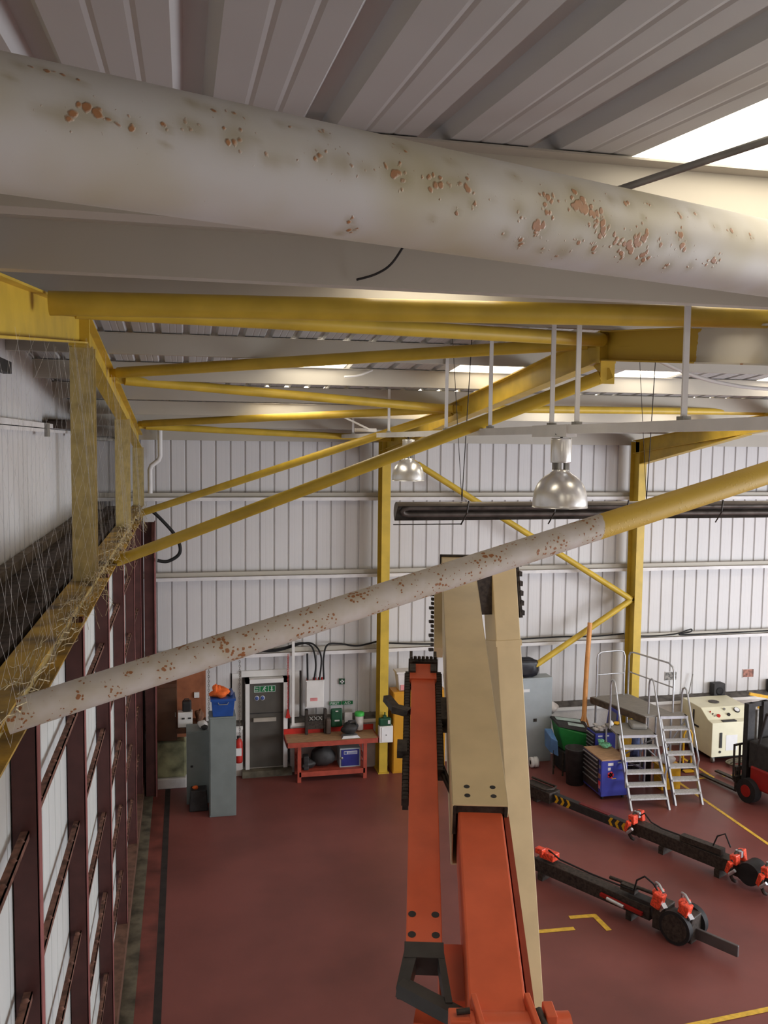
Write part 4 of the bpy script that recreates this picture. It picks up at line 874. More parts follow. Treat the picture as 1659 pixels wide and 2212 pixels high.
t = thing('wipes_tub', 'white tub with a bright green lid behind the power tool', 'tub', (3.8, 19.2, 1.1))
mb = MB(); mb.lathe((3.82, 19.22, 0), [(0, .95), (.09, .95), (.095, 1.28), (0, 1.28)], 20); link('tub', mb, M_clear, t)
mb = MB(); mb.lathe((3.82, 19.22, 0), [(.11, 1.27), (.112, 1.33), (.09, 1.35), (0, 1.35)], 20); link('lid', mb, mat('bright_green', rgb(70, 180, 80), .5), t)
mb = MB(); mb.box(3.48, 3.66, 19.22, 19.3, 1.03, 1.35); solo('grey_box', mb, mat('pale_grey_box', rgb(168, 160, 156), .6), 'pale grey box between the green case and the white tub', 'box', (3.57, 19.25, 1.1), bevel=.01)
t = thing('electrical_box', 'white electrical cabinet on the wall above the workbench', 'electrical box', (2.8, 19.25, 1.5))
mb = MB(); mb.box(2.60, 3.01, 19.22, 19.38, 1.50, 2.12); link('case', mb, M_white, t, bevel=.006)
mb = MB(); mb.box(2.62, 2.99, 19.205, 19.22, 1.53, 2.10); link('door', mb, M_white, t)
mb = MB(); mb.box(2.70, 2.86, 19.2, 19.205, 1.66, 1.73); link('label_strip', mb, M_pink, t)
for x_ in (2.64, 2.78, 2.82, 2.9, 2.97): mb = MB(); mb.tube([(x_, 19.28, 2.12), (x_, 19.28, 2.17)], .022, 8); link('gland', mb, M_red, t)
t = thing('cross_sign', 'small green sign with white cross above the first aid signs', 'sign', (3.47, 19.55, 1.97))
mb = MB(); mb.box(3.41, 3.54, 19.55, 19.56, 1.91, 2.04); link('plate', mb, M_dgreen, t)
mb = MB(); mb.box(3.46, 3.49, 19.54, 19.55, 1.93, 2.02); mb.box(3.43, 3.52, 19.54, 19.55, 1.96, 1.99); link('cross', mb, M_paper, t)
for x0_, x1_, wd, lb in ((3.19, 3.46, 'FIRST', 'green and white plate reading FIRST'), (3.48, 3.73, 'AID', 'green and white plate reading AID')):
    t = thing('name_plate', lb, 'sign', (x0_, 19.55, 1.44)); mb = MB(); mb.box(x0_, x1_, 19.55, 19.56, 1.435, 1.515); link('plate', mb, M_signg, t)
    text('lettering', wd, .085, (x0_ + (.02 if wd == 'FIRST' else .055), 19.548, 1.446), (1, 0, 0), (0, 0, 1), M_paper, t)
# on the column
t = thing('white_wall_box', 'small white box fixed to the foot of the nearer column', 'box', (4.36, 18.85, .9))
mb = MB(); mb.box(4.19, 4.50, 18.78, 18.93, .75, 1.12); link('case', mb, M_white, t, bevel=.008)
mb = MB(); mb.box(4.24, 4.48, 18.77, 18.78, .77, 1.10); link('door', mb, M_paper, t)
mb = MB(); mb.box(4.335, 4.355, 18.76, 18.77, .92, .94); link('lock', mb, M_dark, t)
t = thing('green_canister', 'dark green canister standing on the small white box', 'canister', (4.34, 18.85, 1.12))
mb = MB(); mb.box(4.19, 4.47, 18.80, 18.92, 1.122, 1.30); link('body', mb, M_dgreen, t, bevel=.03)
mb = MB(); mb.box(4.29, 4.36, 18.84, 18.9, 1.30, 1.35); mb.tube([(4.33, 18.87, 1.35), (4.33, 18.87, 1.42)], .015, 8); link('cap', mb, M_dgreen, t)
mb = MB(); mb.box(4.385, 4.44, 18.795, 18.80, 1.17, 1.25); link('tag_patch', mb, M_clear, t)

# ------------------------------------------------------------------ yellow cabinet
t = thing('steel_cabinet', 'tall yellow steel cabinet beside the nearer column', 'cabinet', (5.1, 19.0, 0))
mb = MB(); mb.box(4.52, 5.74, 18.86, 19.3, 0, 1.86); link('body', mb, M_cabyel, t, bevel=.006)
for a, b in ((4.54, 5.12), (5.14, 5.72)): mb = MB(); mb.box(a, b, 18.845, 18.86, .04, 1.83); link('door', mb, M_cabyel, t)
mb = MB(); mb.box(4.68, 4.86, 18.84, 18.845, 1.46, 1.51); link('label_strip', mb, M_paper, t)
t = thing('clear_tub', 'milky plastic tub with a lid on the yellow cabinet', 'tub', (4.77, 19, 1.86))
mb = MB(); mb.hexa([(4.67, 18.95, 1.862), (4.95, 18.95, 1.862), (4.95, 19.2, 1.862), (4.67, 19.2, 1.862), (4.62, 18.92, 2.26), (5.0, 18.92, 2.26), (5.0, 19.24, 2.26), (4.62, 19.24, 2.26)]); link('tub', mb, M_clear, t, bevel=.02)
mb = MB(); mb.box(4.60, 5.02, 18.9, 19.26, 2.26, 2.30); link('lid', mb, M_clear, t)
mb = MB(); mb.box(4.70, 4.94, 18.925, 18.94, 1.88, 2.0); link('contents', mb, M_pink, t)
mb = MB(); mb.tube([(5.36, 19.05, 1.862), (5.36, 19.05, 2.3)], .06, 14); solo('white_tube', mb, M_paper, 'white cardboard tube standing on the yellow cabinet', 'tube', (5.36, 19.05, 1.86))
mb = MB(); mb.box(5.42, 5.6, 18.95, 19.1, 1.862, 1.98); solo('cardboard_box', mb, M_brownp, 'small brown box on the right of the yellow cabinet', 'box', (5.5, 19, 1.86))

# ------------------------------------------------------------------ grey cabinet
t = thing('tall_cabinet', 'tall pale grey cabinet behind the cream boom', 'cabinet', (7.9, 19.1, 0))
mb = MB(); mb.box(7.35, 8.36, 18.95, 19.32, 0, 2.0); link('body', mb, M_cabgrey, t, bevel=.006)
mb = MB(); mb.box(7.38, 8.33, 18.935, 18.95, .05, 1.97); link('door', mb, M_cabgrey, t)
mb = MB(); mb.box(7.60, 7.79, 18.93, 18.935, 1.68, 1.75); link('label_strip', mb, M_paper, t)
mb = MB(); mb.box(7.90, 7.98, 18.92, 18.935, .97, 1.04); link('lock', mb, M_dark, t)
mb = MB(); NB = 9; rnd = random.Random(4); top = []
def bagp(a_, b_):
    # a_: round the bag, b_: bottom to top; a full squarish sack
    ca, sa = math.cos(a_), math.sin(a_); e_ = .45; cx_ = math.copysign(abs(ca) ** e_, ca); cy_ = math.copysign(abs(sa) ** e_, sa)
    pf = (1 - abs(2 * b_ - 1) ** 4) ** .5 * .30 + .70 if 0 < b_ < 1 else .55
    wob = 1 + .035 * math.sin(7 * a_ + 9 * b_) + .025 * math.sin(13 * a_ - 5 * b_)
    return (7.70 + .335 * cx_ * pf * wob, 19.13 + .17 * cy_ * pf * wob, 2.005 + .43 * b_ + .012 * math.sin(5 * a_ + 4 * b_))
vs = [bagp(2 * math.pi * k / 32, i_ / NB) for i_ in range(NB + 1) for k in range(32)]
mb.add(vs, [(i_ * 32 + k, i_ * 32 + (k + 1) % 32, (i_ + 1) * 32 + (k + 1) % 32, (i_ + 1) * 32 + k) for i_ in range(NB) for k in range(32)] + [tuple(reversed(range(32))), tuple(range(NB * 32, NB * 32 + 32))], True)
solo('black_bin_bag', mb, M_clothblk, 'stuffed black bag on top of the tall grey cabinet', 'bag', (7.7, 19.1, 2.0))
t = thing('white_roll', 'white roll with dark core lying before the grey cabinet', 'roll', (7.8, 18.6, .1))
mb = MB(); mb.lathe((7.80, 18.62, .125), [(.05, -.08), (.12, -.08), (.12, -.02), (.1, -.0), (.12, .02), (.12, .09), (.05, .09)], 22, 'X'); link('roll', mb, M_paper, t)
mb = MB(); mb.lathe((7.80, 18.62, .125), [(0, -.075), (.052, -.075), (.052, .085), (0, .085)], 16, 'X'); link('core', mb, M_black, t)

# leaning orange pole with legs
t = thing('orange_prop', 'orange pole with three spread legs leaning on the back wall', 'prop', (9.05, 18.7, 0))
mb = MB(); mb.tube([(9.02, 18.62, 1.0), (9.10, 18.72, 2.2), (9.22, 18.86, 3.28)], .055, 14); link('pole', mb, M_polo, t)
for dx, dy in ((-.42, -.1), (.42, .0), (0, .35)): mb = MB(); mb.tube([(9.02, 18.62, 1.25), (9.02 + dx, 18.62 + dy, 0.0)], .022, 8); link('leg', mb, M_polo, t)
mb = MB(); mb.tube([(9.02, 18.62, 1.0), (9.02, 18.62, .3)], .03, 10); link('spigot', mb, M_polo, t)

# bins
t = thing('wheeled_bin', 'green plastic bin with open black lid beside the tool chests', 'bin', (8.65, 18.46, 0))
mb = MB(); mb.hexa([(8.4, 18.31, .45), (8.9, 18.11, .45), (8.95, 18.66, .45), (8.4, 18.76, .45), (8.26, 18.36, 1.02), (8.92, 18.08, .86), (9.05, 18.66, 1.0), (8.3, 18.86, 1.06)]); link('tub', mb, M_green, t, bevel=.03)
mb = MB(); mb.hexa([(8.26, 18.34, 1.02), (8.94, 18.1, .90), (9.06, 18.68, 1.0), (8.28, 18.88, 1.07), (8.28, 18.36, 1.06), (8.94, 18.12, .94), (9.04, 18.66, 1.04), (8.3, 18.86, 1.11)]); link('lid', mb, M_black, t)
mb = MB(); mb.hexa([(8.34, 18.62, 1.095), (8.88, 18.48, 1.03), (8.92, 18.64, 1.045), (8.36, 18.78, 1.105), (8.34, 18.62, 1.105), (8.88, 18.48, 1.04), (8.92, 18.64, 1.055), (8.36, 18.78, 1.115)])
mb.hexa([(8.52, 18.36, 1.03), (8.88, 18.26, .985), (8.9, 18.4, 1.0), (8.56, 18.5, 1.05), (8.52, 18.36, 1.04), (8.88, 18.26, .995), (8.9, 18.4, 1.01), (8.56, 18.5, 1.06)]); link('paper_sheets', mb, mat('pale_green_paper', rgb(176, 196, 192), .6), t)
mb = MB(); mb.box(8.34, 8.98, 18.2, 18.68, 0, .45); link('frame', mb, M_black, t, bevel=.02)
t = thing('blue_trolley', 'light blue plastic trolley behind the green bin', 'trolley', (8.2, 18.4, 0))
mb = MB(); mb.hexa([(8, 18.2, .5), (8.16, 18.05, .42), (8.22, 18.5, .5), (8.05, 18.6, .5), (8.02, 18.2, .84), (8.14, 18.08, .78), (8.22, 18.6, .9), (8.05, 18.65, .9)]); link('tray', mb, mat('light_blue_plastic', rgb(90, 130, 180), .4), t, bevel=.02)
mb = MB(); 
for x_, y_ in ((8.08, 18.15), (8.24, 18.0), (8.25, 18.5)): mb.tube([(x_, y_, 0), (x_, y_, .55)], .02, 8)
link('legs', mb, M_dark, t)
mb = blob((8.42, 19.08, 1.24), .14, .12, .13, 51, amp=.3); solo('clear_bag', mb, M_clear, 'pale translucent bag behind the blue trolley', 'bag', (8.42, 19.08, 1.1))
t = thing('black_bin', 'tall black cylindrical bin in front of the green bin', 'bin', (8.33, 17.5, 0))
mb = MB(); mb.lathe((8.33, 17.55, 0), [(0, 0), (.19, 0), (.23, .78), (.24, .80), (.21, .80), (.18, .72), (0, .70)], 24); link('body', mb, M_black, t)

# tool chests
t = thing('roller_cabinet', 'blue roller tool cabinet with red flower sticker', 'tool chest', (8.8, 17.0, 0))
X0, X1, Y0, Y1 = 8.46, 9.05, 16.56, 17.42
mb = MB(); mb.box(X0, X1, Y0, Y1, .075, .84); link('body', mb, M_chest, t, bevel=.008)
mb = MB(); mb.box(X0 - .005, X1 + .005, Y0 - .005, Y1, .84, .865); link('top_board', mb, M_wood, t)
zz = [.12, .34, .46, .56, .65, .74, .83]
for a, b in zip(zz[:-1], zz[1:]):
    mb = MB(); mb.box(X0 - .02, X0, Y0 + .12, Y1 - .03, a + .008, b - .004); dr = link('drawer', mb, M_chestd, t)
    mb = MB(); mb.box(X0 - .045, X0 - .02, Y0 + .14, Y1 - .05, b - .03, b - .012); link('drawer_pull', mb, M_steel, dr)
mb = MB(); mb.box(X0 - .012, X0, Y0 + .01, Y0 + .115, .17, .83); link('side_strip', mb, M_chest, t)
for (cx, cz, r, m_) in ((-.0, .7, .035, M_galv), (0, .5, .05, M_photo2), (0, .35, .045, M_poppy), (0, .27, .035, M_pink)):
    mb = MB(); mb.box(X0 - .016, X0 - .012, Y0 + .062 - r, Y0 + .062 + r, cz - r, cz + r); link('sticker', mb, m_, t)
for cx_, cy_ in ((X0 + .06, Y0 + .08), (X1 - .06, Y0 + .08), (X0 + .06, Y1 - .08), (X1 - .06, Y1 - .08)):
    mb = MB(); mb.lathe((cx_, cy_, .035), [(0, -.02), (.034, -.02), (.034, .02), (0, .02)], 14, 'X'); mb.box(cx_ - .03, cx_ + .03, cy_ - .02, cy_ + .02, .05, .08); link('castor', mb, M_rubber, t)
# poppy sticker
mb = MB()
for k in range(5):
    a_ = k * 2 * math.pi / 5; mb.lathe((8.665 + .035 * math.cos(a_), Y0 - .003, .53 + .035 * math.sin(a_)), [(0, 0), (.04, 0), (.04, .003)], 12, 'Y')
pop = link('flower_sticker', mb, M_poppy, t)
mb = MB(); mb.lathe((8.665, Y0 - .006, .53), [(0, 0), (.018, 0), (.018, .003)], 12, 'Y'); link('sticker_centre', mb, M_black, pop)
mb = MB(); mb.box(8.60, 8.72, Y0 - .004, Y0, .73, .79); mb.box(8.60, 8.66, Y0 - .004, Y0, .63, .69); link('sticker', mb, M_clear, t)
mb = MB(); mb.box(8.82, 8.99, Y0 - .004, Y0, .775, .80); link('sticker', mb, M_cabgrey, t)
mb = MB(); mb.box(8.69, 8.79, Y0 - .004, Y0, .44, .455); link('sticker', mb, M_ylw, t)
# green rope/pack on the wooden top
mb = blob((8.88, 17.25, .93), .14, .10, .05, 61, amp=.3); b2 = blob((8.82, 17.35, .99), .07, .07, .04, 62, amp=.3); mb.add(b2.v, b2.f)
solo('green_packs', mb, mat('mint_packs', rgb(120, 190, 150), .7, var=.3, scale=25), 'small green packets on the wooden top of the roller cabinet', 'packets', (8.88, 17.25, .87))
# upper chest behind
t = thing('drawer_chest', 'smaller blue drawer chest behind the roller cabinet', 'tool chest', (8.9, 17.85, 0))
X0, X1, Y0, Y1 = 8.80, 9.28, 17.56, 18.0
mb = MB(); mb.box(X0, X1, Y0, Y1, .12, 1.08); link('body', mb, M_chest, t, bevel=.008)
zz = [.2, .45, .62, .72, .80, .88, .96, 1.05]
for a, b in zip(zz[:-1], zz[1:]):
    mb = MB(); mb.box(X0 - .02, X0, Y0 + .03, Y1 - .03, a + .006, b - .004); dr = link('drawer', mb, M_chestd, t)
    mb = MB(); mb.box(X0 - .04, X0 - .02, Y0 + .05, Y1 - .05, b - .026, b - .010); link('drawer_pull', mb, M_steel, dr)
mb = MB(); mb.box(X0 + .02, X1 - .02, Y0 + .02, Y1 - .02, 1.08, 1.10); link('tray', mb, M_black, t)
for a, b, c_, d_, m_ in ((8.86, 8.96, 1.0, 1.03, M_paper), (9.02, 9.12, 1.0, 1.03, M_paper), (8.93, 9.08, .86, .91, M_ylw), (8.88, 8.95, .74, .79, M_poppy), (8.99, 9.12, .75, .79, M_photo2), (8.88, 9.12, .66, .71, M_green)):
    mb = MB(); mb.box(a, b, Y0 - .004, Y0, c_, d_); link('sticker', mb, m_, t)
mb = MB(); mb.hexa([(X1 - .02, Y0, 1.06), (X1 + .0, Y0, 1.06), (X1 + .0, Y1, 1.06), (X1 - .02, Y1, 1.06), (X1 + .05, Y0, 1.54), (X1 + .07, Y0, 1.54), (X1 + .07, Y1, 1.54), (X1 + .05, Y1, 1.54)]); li = link('open_lid', mb, M_chest, t)
mb = MB(); mb.hexa([(X1 - .012, Y0 + .05, 1.12), (X1 - .01, Y0 + .05, 1.12), (X1 - .01, Y1 - .05, 1.12), (X1 - .012, Y1 - .05, 1.12), (X1 + .036, Y0 + .05, 1.48), (X1 + .038, Y0 + .05, 1.48), (X1 + .038, Y1 - .05, 1.48), (X1 + .036, Y1 - .05, 1.48)]); link('lid_lining', mb, mat('lid_lining_grey', rgb(120, 118, 124), .6), li)
mb = MB()
for k, (a, b) in enumerate(((8.86, 17.7), (8.98, 17.95), (9.1, 17.75), (8.95, 17.65))):
    mb.box(a, a + .08, b, b + .14, 1.10, 1.13 + .01 * k)
solo('hand_tools', mb, M_clear, 'pale tools lying in the open tray of the smaller chest', 'tools', (8.95, 17.8, 1.1))

# ------------------------------------------------------------------ aluminium steps A
def rotz(p, c, a):
    x_, y_ = p[0] - c[0], p[1] - c[1]; return (c[0] + x_ * math.cos(a) - y_ * math.sin(a), c[1] + x_ * math.sin(a) + y_ * math.cos(a), p[2])
def rot_mb(mb_, c, a): mb_.v = [rotz(p, c, a) for p in mb_.v]; return mb_
def steps(lb, cx, cy, wdt, n_, rise, going, ang, plat_len, rails, h_top, group=None, roff=.45):
    t_ = thing('access_steps', lb, 'steps', (cx, cy, 0), group)
    H_ = n_ * rise; D_ = n_ * going
    def put(nm, mb_, m_, par=None): rot_mb(mb_, (cx, cy), ang); return link(nm, mb_, m_, par or t_)
    for s_ in (-1, 1):
        mb_ = MB(); x_ = cx + s_ * wdt / 2; mb_.hexa([(x_ - .018, cy - .05, 0), (x_ + .018, cy - .05, 0), (x_ + .018, cy + .06, 0), (x_ - .018, cy + .06, 0), (x_ - .018, cy + D_ - .05, H_), (x_ + .018, cy + D_ - .05, H_), (x_ + .018, cy + D_ + .06, H_), (x_ - .018, cy + D_ + .06, H_)]); put('stringer', mb_, M_steel)
    for k in range(1, n_):
        mb_ = MB(); z = k * rise; y_ = cy + k * going; mb_.box(cx - wdt / 2, cx + wdt / 2, y_ - .09, y_ + .12, z - .035, z); put('tread', mb_, M_tread)
    mb_ = MB(); mb_.box(cx - wdt / 2 - .02, cx + wdt / 2 + .02, cy + D_ - .06, cy + D_ + plat_len, H_ - .04, H_); put('platform', mb_, M_deck)
    mb_ = MB(); mb_.box(cx - wdt / 2 - .02, cx + wdt / 2 + .02, cy + D_ - .075, cy + D_ - .06, H_ - .055, H_ + .005); put('nosing', mb_, M_steel)
    for s_ in (-1, 1):
        mb_ = MB(); x_ = cx + s_ * wdt / 2; y_ = cy + D_ + plat_len - .05
        mb_.tube([(x_, y_, H_ - .04), (x_, y_, 0)], .022, 10); put('rear_leg', mb_, M_steel)
    mb_ = MB(); y_ = cy + D_ + plat_len - .05; mb_.tube([(cx - wdt / 2, y_, .35), (cx + wdt / 2, y_, .35)], .016, 8); mb_.tube([(cx - wdt / 2, y_, .4), (cx + wdt / 2, cy + D_ , H_ - .1)], .016, 8); put('stay', mb_, M_steel)
    for s_ in rails:
        x_ = cx + s_ * (wdt / 2 + .03); y0 = cy + D_ + roff; dn = .62
        pts = [(x_, y0, H_ - .02), (x_, y0, H_ + h_top - .15), (x_, y0 - .03, H_ + h_top - .05), (x_, y0 - .12, H_ + h_top), (x_, y0 - .22, H_ + h_top - .03), (x_, y0 - .28, H_ + h_top - .12)]
        f_ = dn; k_ = (H_ + h_top - .12) - (.28 + .0); slope = rise / going
        ye = cy + D_ * .30; ze = H_ * .30 + .35
        pts += [(x_, (y0 - .28) * .5 + ye * .5, (H_ + h_top - .12) * .5 + ze * .5), (x_, ye, ze), (x_, ye + .05, ze - .12), (x_, cy + D_ * .28 + .03, H_ * .28)]
        mb_ = MB(); mb_.tube(pts, .02, 10); put('handrail', mb_, M_steel)
    return t_
steps('nearer and lower aluminium steps with two looped handrails', 9.24, 15.93, .80, 6, .217, .137, -.12, .78, (-1, 1), 1.10, 'aluminium access steps')
steps('taller aluminium steps at the right, joined to the big platform', 10.17, 16.02, .58, 7, .229, .13, -.12, .25, (1,), .56, 'aluminium access steps', .28)
t = thing('work_platform', 'large grey topped work platform behind the two sets of steps', 'platform', (9.7, 17.9, 0))
def quadbox(pts, z0, z1, mb_=None):
    mb_ = mb_ or MB(); return mb_.hexa([(p[0], p[1], z0) for p in pts] + [(p[0], p[1], z1) for p in pts])
pl = [(9.66, 17.0), (10.38, 17.0), (10.15, 18.68), (9.18, 18.58)]
mb = quadbox(pl, 1.56, 1.60); link('deck', mb, M_deck, t)
mb = quadbox([(9.66, 16.98), (9.70, 17.0), (9.22, 18.6), (9.16, 18.58)], 1.44, 1.58); mb = quadbox([(9.16, 18.58), (10.15, 18.68), (10.15, 18.72), (9.16, 18.62)], 1.46, 1.58, mb); link('edge_beam', mb, mat('rust_brown_edge', rgb(96, 80, 66), .7, var=.2, scale=10), t)
for p in ((9.72, 17.05), (10.32, 17.05), (10.1, 18.6), (9.25, 18.5)):
    mb = MB(); mb.tube([(p[0], p[1], 0), (p[0], p[1], 1.56)], .026, 10); link('leg', mb, M_steel, t)
mb = MB(); mb.tube([(9.25, 18.5, .4), (9.72, 17.05, .4)], .018, 8); mb.tube([(9.72, 17.05, .5), (9.72, 17.05, .5)], .018, 8); mb.tube([(9.72, 17.05, .9), (10.32, 17.05, .35)], .018, 8); link('stay', mb, M_steel, t)
def guard(pts, mids, posts_):
    mb_ = MB(); mb_.tube(pts, .02, 10)
    for a, b in mids: mb_.tube([a, b], .016, 8)
    link('guard_rail', mb_, M_steel, t)
guard([(9.28, 18.55, 1.6), (9.28, 18.55, 2.52), (9.30, 18.55, 2.60), (9.38, 18.56, 2.65), (9.88, 18.6, 2.66), (9.97, 18.6, 2.62), (10.0, 18.6, 2.52), (10.0, 18.6, 1.6)], [((9.28, 18.55, 2.12), (10.0, 18.6, 2.12))], None)
guard([(10.12, 18.62, 1.6), (10.12, 18.62, 2.52), (10.13, 18.58, 2.6), (10.15, 18.45, 2.63), (10.36, 17.3, 2.66), (10.38, 17.16, 2.6), (10.38, 17.10, 2.50), (10.38, 17.10, 1.6)], [((10.12, 18.62, 2.14), (10.38, 17.1, 2.16))], None)
# things on and around the steps
mb = MB(); mb.tube([(9.42, 17.32, 1.305), (9.42, 17.32, 1.36)], .0, 4) if False else None
mb = MB(); mb.box(9.42, 9.78, 16.98, 17.40, 1.302, 1.42); solo('cardboard_roll', rot_mb(mb, (9.6, 17.2), -.3), M_deck, 'grey brown padded block on the lower step platform', 'block', (9.6, 17.2, 1.3), bevel=.05)
mb = blob((9.22, 17.42, 1.34), .08, .06, .035, 71, amp=.2); solo('yellow_wrench', mb, M_ylw, 'small yellow item at the back of the lower step platform', 'tool', (9.22, 17.42, 1.3))
mb = blob((9.05, 17.35, 1.36), .05, .05, .06, 72, amp=.2); solo('white_rag', mb, M_paper, 'small white rag on the lower step platform by the blue lid', 'rag', (9.05, 17.35, 1.3))
t = thing('gas_bottle', 'small dark bottle standing behind the taller steps', 'bottle', (10.0, 17.3, 0))
mb = MB(); mb.lathe((9.98, 17.4, 0), [(0, 0), (.09, 0), (.09, .9), (.04, 1.0), (.03, 1.1), (0, 1.1)], 16); link('body', mb, M_black, t)
mb = blob((9.55, 17.6, .75), .13, .12, .35, 73, amp=.18); solo('yellow_waterproofs', mb, M_ylw, 'yellow waterproofs hanging under the lower step platform', 'clothing', (9.55, 17.6, .4))
mb = blob((9.95, 17.9, .62), .16, .14, .3, 74, amp=.18); solo('blue_sack', mb, mat('blue_white_sack', rgb(110, 130, 180), .7, var=.4, scale=8), 'blue and white sack behind the steps', 'sack', (9.95, 17.9, .3))
mb = MB(); mb.box(9.8, 10.1, 17.75, 18.1, 0, .33); solo('dark_crate', mb, M_black, 'dark crate on the floor under the sack', 'crate', (9.95, 17.9, 0), bevel=.02)
t = thing('yellow_crate', 'stacked yellow plastic crate with lid seen through the taller steps', 'crate', (10.2, 16.95, 0))
mb = MB(); mb.box(9.98, 10.44, 16.78, 17.12, 0, .27); link('lower_box', mb, M_ylw, t, bevel=.02)
mb = MB(); mb.box(9.98, 10.44, 16.78, 17.12, .275, .5); link('upper_box', mb, M_ylw, t, bevel=.02)
mb = MB(); mb.box(9.96, 10.46, 16.76, 17.14, .26, .28); mb.box(9.96, 10.46, 16.76, 17.14, .5, .53); link('rim', mb, M_ylw, t)
mb = blob((10.2, 16.96, .63), .2, .16, .1, 75, amp=.2); solo('clear_packaging', mb, M_clear, 'crumpled clear packaging on the yellow crate', 'packaging', (10.2, 16.96, .53))
t = thing('sack_truck', 'small yellow hand trolley left of the cream machine', 'trolley', (11.2, 17.8, 0))
mb = MB(); mb.tube([(11.08, 17.75, .12), (11.08, 17.75, .85), (11.13, 17.75, .94), (11.24, 17.75, .94), (11.29, 17.75, .85), (11.29, 17.75, .12)], .022, 8); mb.tube([(11.08, 17.75, .45), (11.29, 17.75, .45)], .018, 8); link('frame', mb, M_ylw, t)
for x_ in (11.05, 11.32): mb = MB(); mb.lathe((x_, 17.8, .11), [(0, -.02), (.11, -.02), (.11, .02), (0, .02)], 16, 'X'); link('wheel', mb, M_rubber, t)
mb = MB(); mb.box(11.06, 11.31, 17.6, 17.75, .015, .03); link('toe_plate', mb, M_ylw, t)

# ------------------------------------------------------------------ cream machine
t = thing('hydraulic_power_pack', 'pale cream machine with sloping gauge console at the back wall', 'machine', (12.5, 18.8, 0))
mx0, mx1, my0 = 11.98, 13.20, 18.02
prof = [(my0, .16), (my0, .97), (my0 + .18, 1.0), (my0 + .50, 1.20), (my0 + 1.30, 1.22), (my0 + 1.30, .16)]
mb = MB(); mb.prism(prof, mx0, mx1); link('casing', mb, M_machine, t, bevel=.012)
mb = MB(); mb.box(mx0 + .3, mx0 + .66, my0 + .03, my0 + .13, .975, 1.0); link('slot', mb, M_black, t)
mb = MB(); mb.tube([(12.55, my0 + .85, 1.212), (12.55, my0 + .85, 1.224)], .13, 24); link('round_hatch', mb, M_sill, t)
def on_console(x_, v): return (x_, my0 + .18 + .32 * v, 1.0 + .20 * v)
nrm = V((0, -.53, .85)).normalized()
for x_, v, r, m1, m2 in ((12.86, .62, .075, M_black, M_paper), (12.55, .75, .03, M_galv, None), (12.30, .25, .045, M_red, None), (12.58, .3, .04, M_black, None), (12.15, .6, .015, M_red, None), (12.18, .42, .015, M_dark, None), (12.2, .25, .015, M_galv, None), (13.12, .5, .04, M_cabgrey, None)):
    p = V(on_console(x_, v)); mb = MB(); mb.tube([p, p + nrm * .03], r, 18); g_ = link('gauge' if m2 else 'knob', mb, m1, t)
    if m2: mb = MB(); mb.tube([p + nrm * .025, p + nrm * .034], r * .82, 18); link('dial', mb, m2, g_)
mb = MB(); mb.box(12.18, 12.24, my0 - .02, my0, .38, .74); link('handle', mb, M_black, t); mb = MB(); mb.tube([(12.2, my0 - .012, .28), (12.2, my0, .28)], .03, 12); link('knob', mb, M_black, t)
mb = MB(); mb.box(12.35, 12.65, my0 - .006, my0, .30, .67); link('notice', mb, M_paper, t)
mb = MB(); mb.box(mx0 - .02, mx0, my0 + .75, my0 + .79, .72, 1.08); mb.box(mx0 - .02, mx0, my0 + .55, my0 + .79, .70, .74); link('side_handle', mb, M_black, t)
for x_, y_ in ((12.08, 18.12), (13.1, 18.12), (12.08, 19.05), (13.1, 19.05)):
    mb = MB(); mb.lathe((x_, y_, .06), [(0, -.025), (.06, -.025), (.06, .025), (0, .025)], 14, 'X'); mb.box(x_ - .035, x_ + .035, y_ - .03, y_ + .03, .08, .17); link('castor', mb, M_galv, t)
mb = MB(); mb.box(12.2, 13.0, 18.3, 18.9, .02, .15); link('undertray', mb, M_black, t)
mb = MB()
for k in range(7):
    r_ = .2 + .02 * k; cx_, cy_ = 12.72 + jit(.03), 17.80 + jit(.03)
    mb.tube([(cx_ + 1.5 * r_ * math.cos(a_ * math.pi / 12), cy_ + r_ * .8 * math.sin(a_ * math.pi / 12), .02 + .012 * k) for a_ in range(25)], .014, 6, False)
solo('coiled_hose', mb, mat('olive_hose', rgb(92, 84, 66), .6), 'coil of dark hose on the floor before the cream machine', 'hose', (12.7, 17.8, 0))
# speakers / pictures
for x_, lb in ((12.88, 'black loudspeaker on the sill above the cream machine'), (14.5, 'second black loudspeaker on the sill at the far right edge')):
    t = thing('loudspeaker', lb, 'loudspeaker', (x_ + .15, 19.45, 1.19)); mb = MB(); mb.box(x_, x_ + .31, 19.36, 19.57, 1.18, 1.50); link('cabinet', mb, M_black, t, bevel=.012)
    mb = MB(); mb.lathe((x_ + .155, 19.35, 1.31), [(0, .0), (.05, .01), (.10, 0), (.10, .012)], 20, 'Y'); link('cone', mb, M_rubber, t)
for x_, z_, m_, lb in ((11.65, 1.60, M_photo, 'grey landscape photo pinned on the back wall right of the column'), (13.83, 1.57, M_photo2, 'red brown photo pinned on the back wall at the far right')):
    t = thing('photo_print', lb, 'picture', (x_, 19.58, z_)); mb = MB(); mb.box(x_, x_ + .3, 19.575, 19.583, z_, z_ + .2); link('print', mb, m_, t)
    mb = MB(); mb.box(x_ - .01, x_ + .31, 19.583, 19.59, z_ - .01, z_ + .21); link('backing', mb, M_paper, t)
mb = MB(); mb.tube([(12.22, 19.45, 1.2), (12.36, 19.5, 1.75)], .014, 6); solo('leaning_bar', mb, M_galv, 'thin grey bar leaning on the back wall above the sill', 'bar', (12.2, 19.45, 1.2))
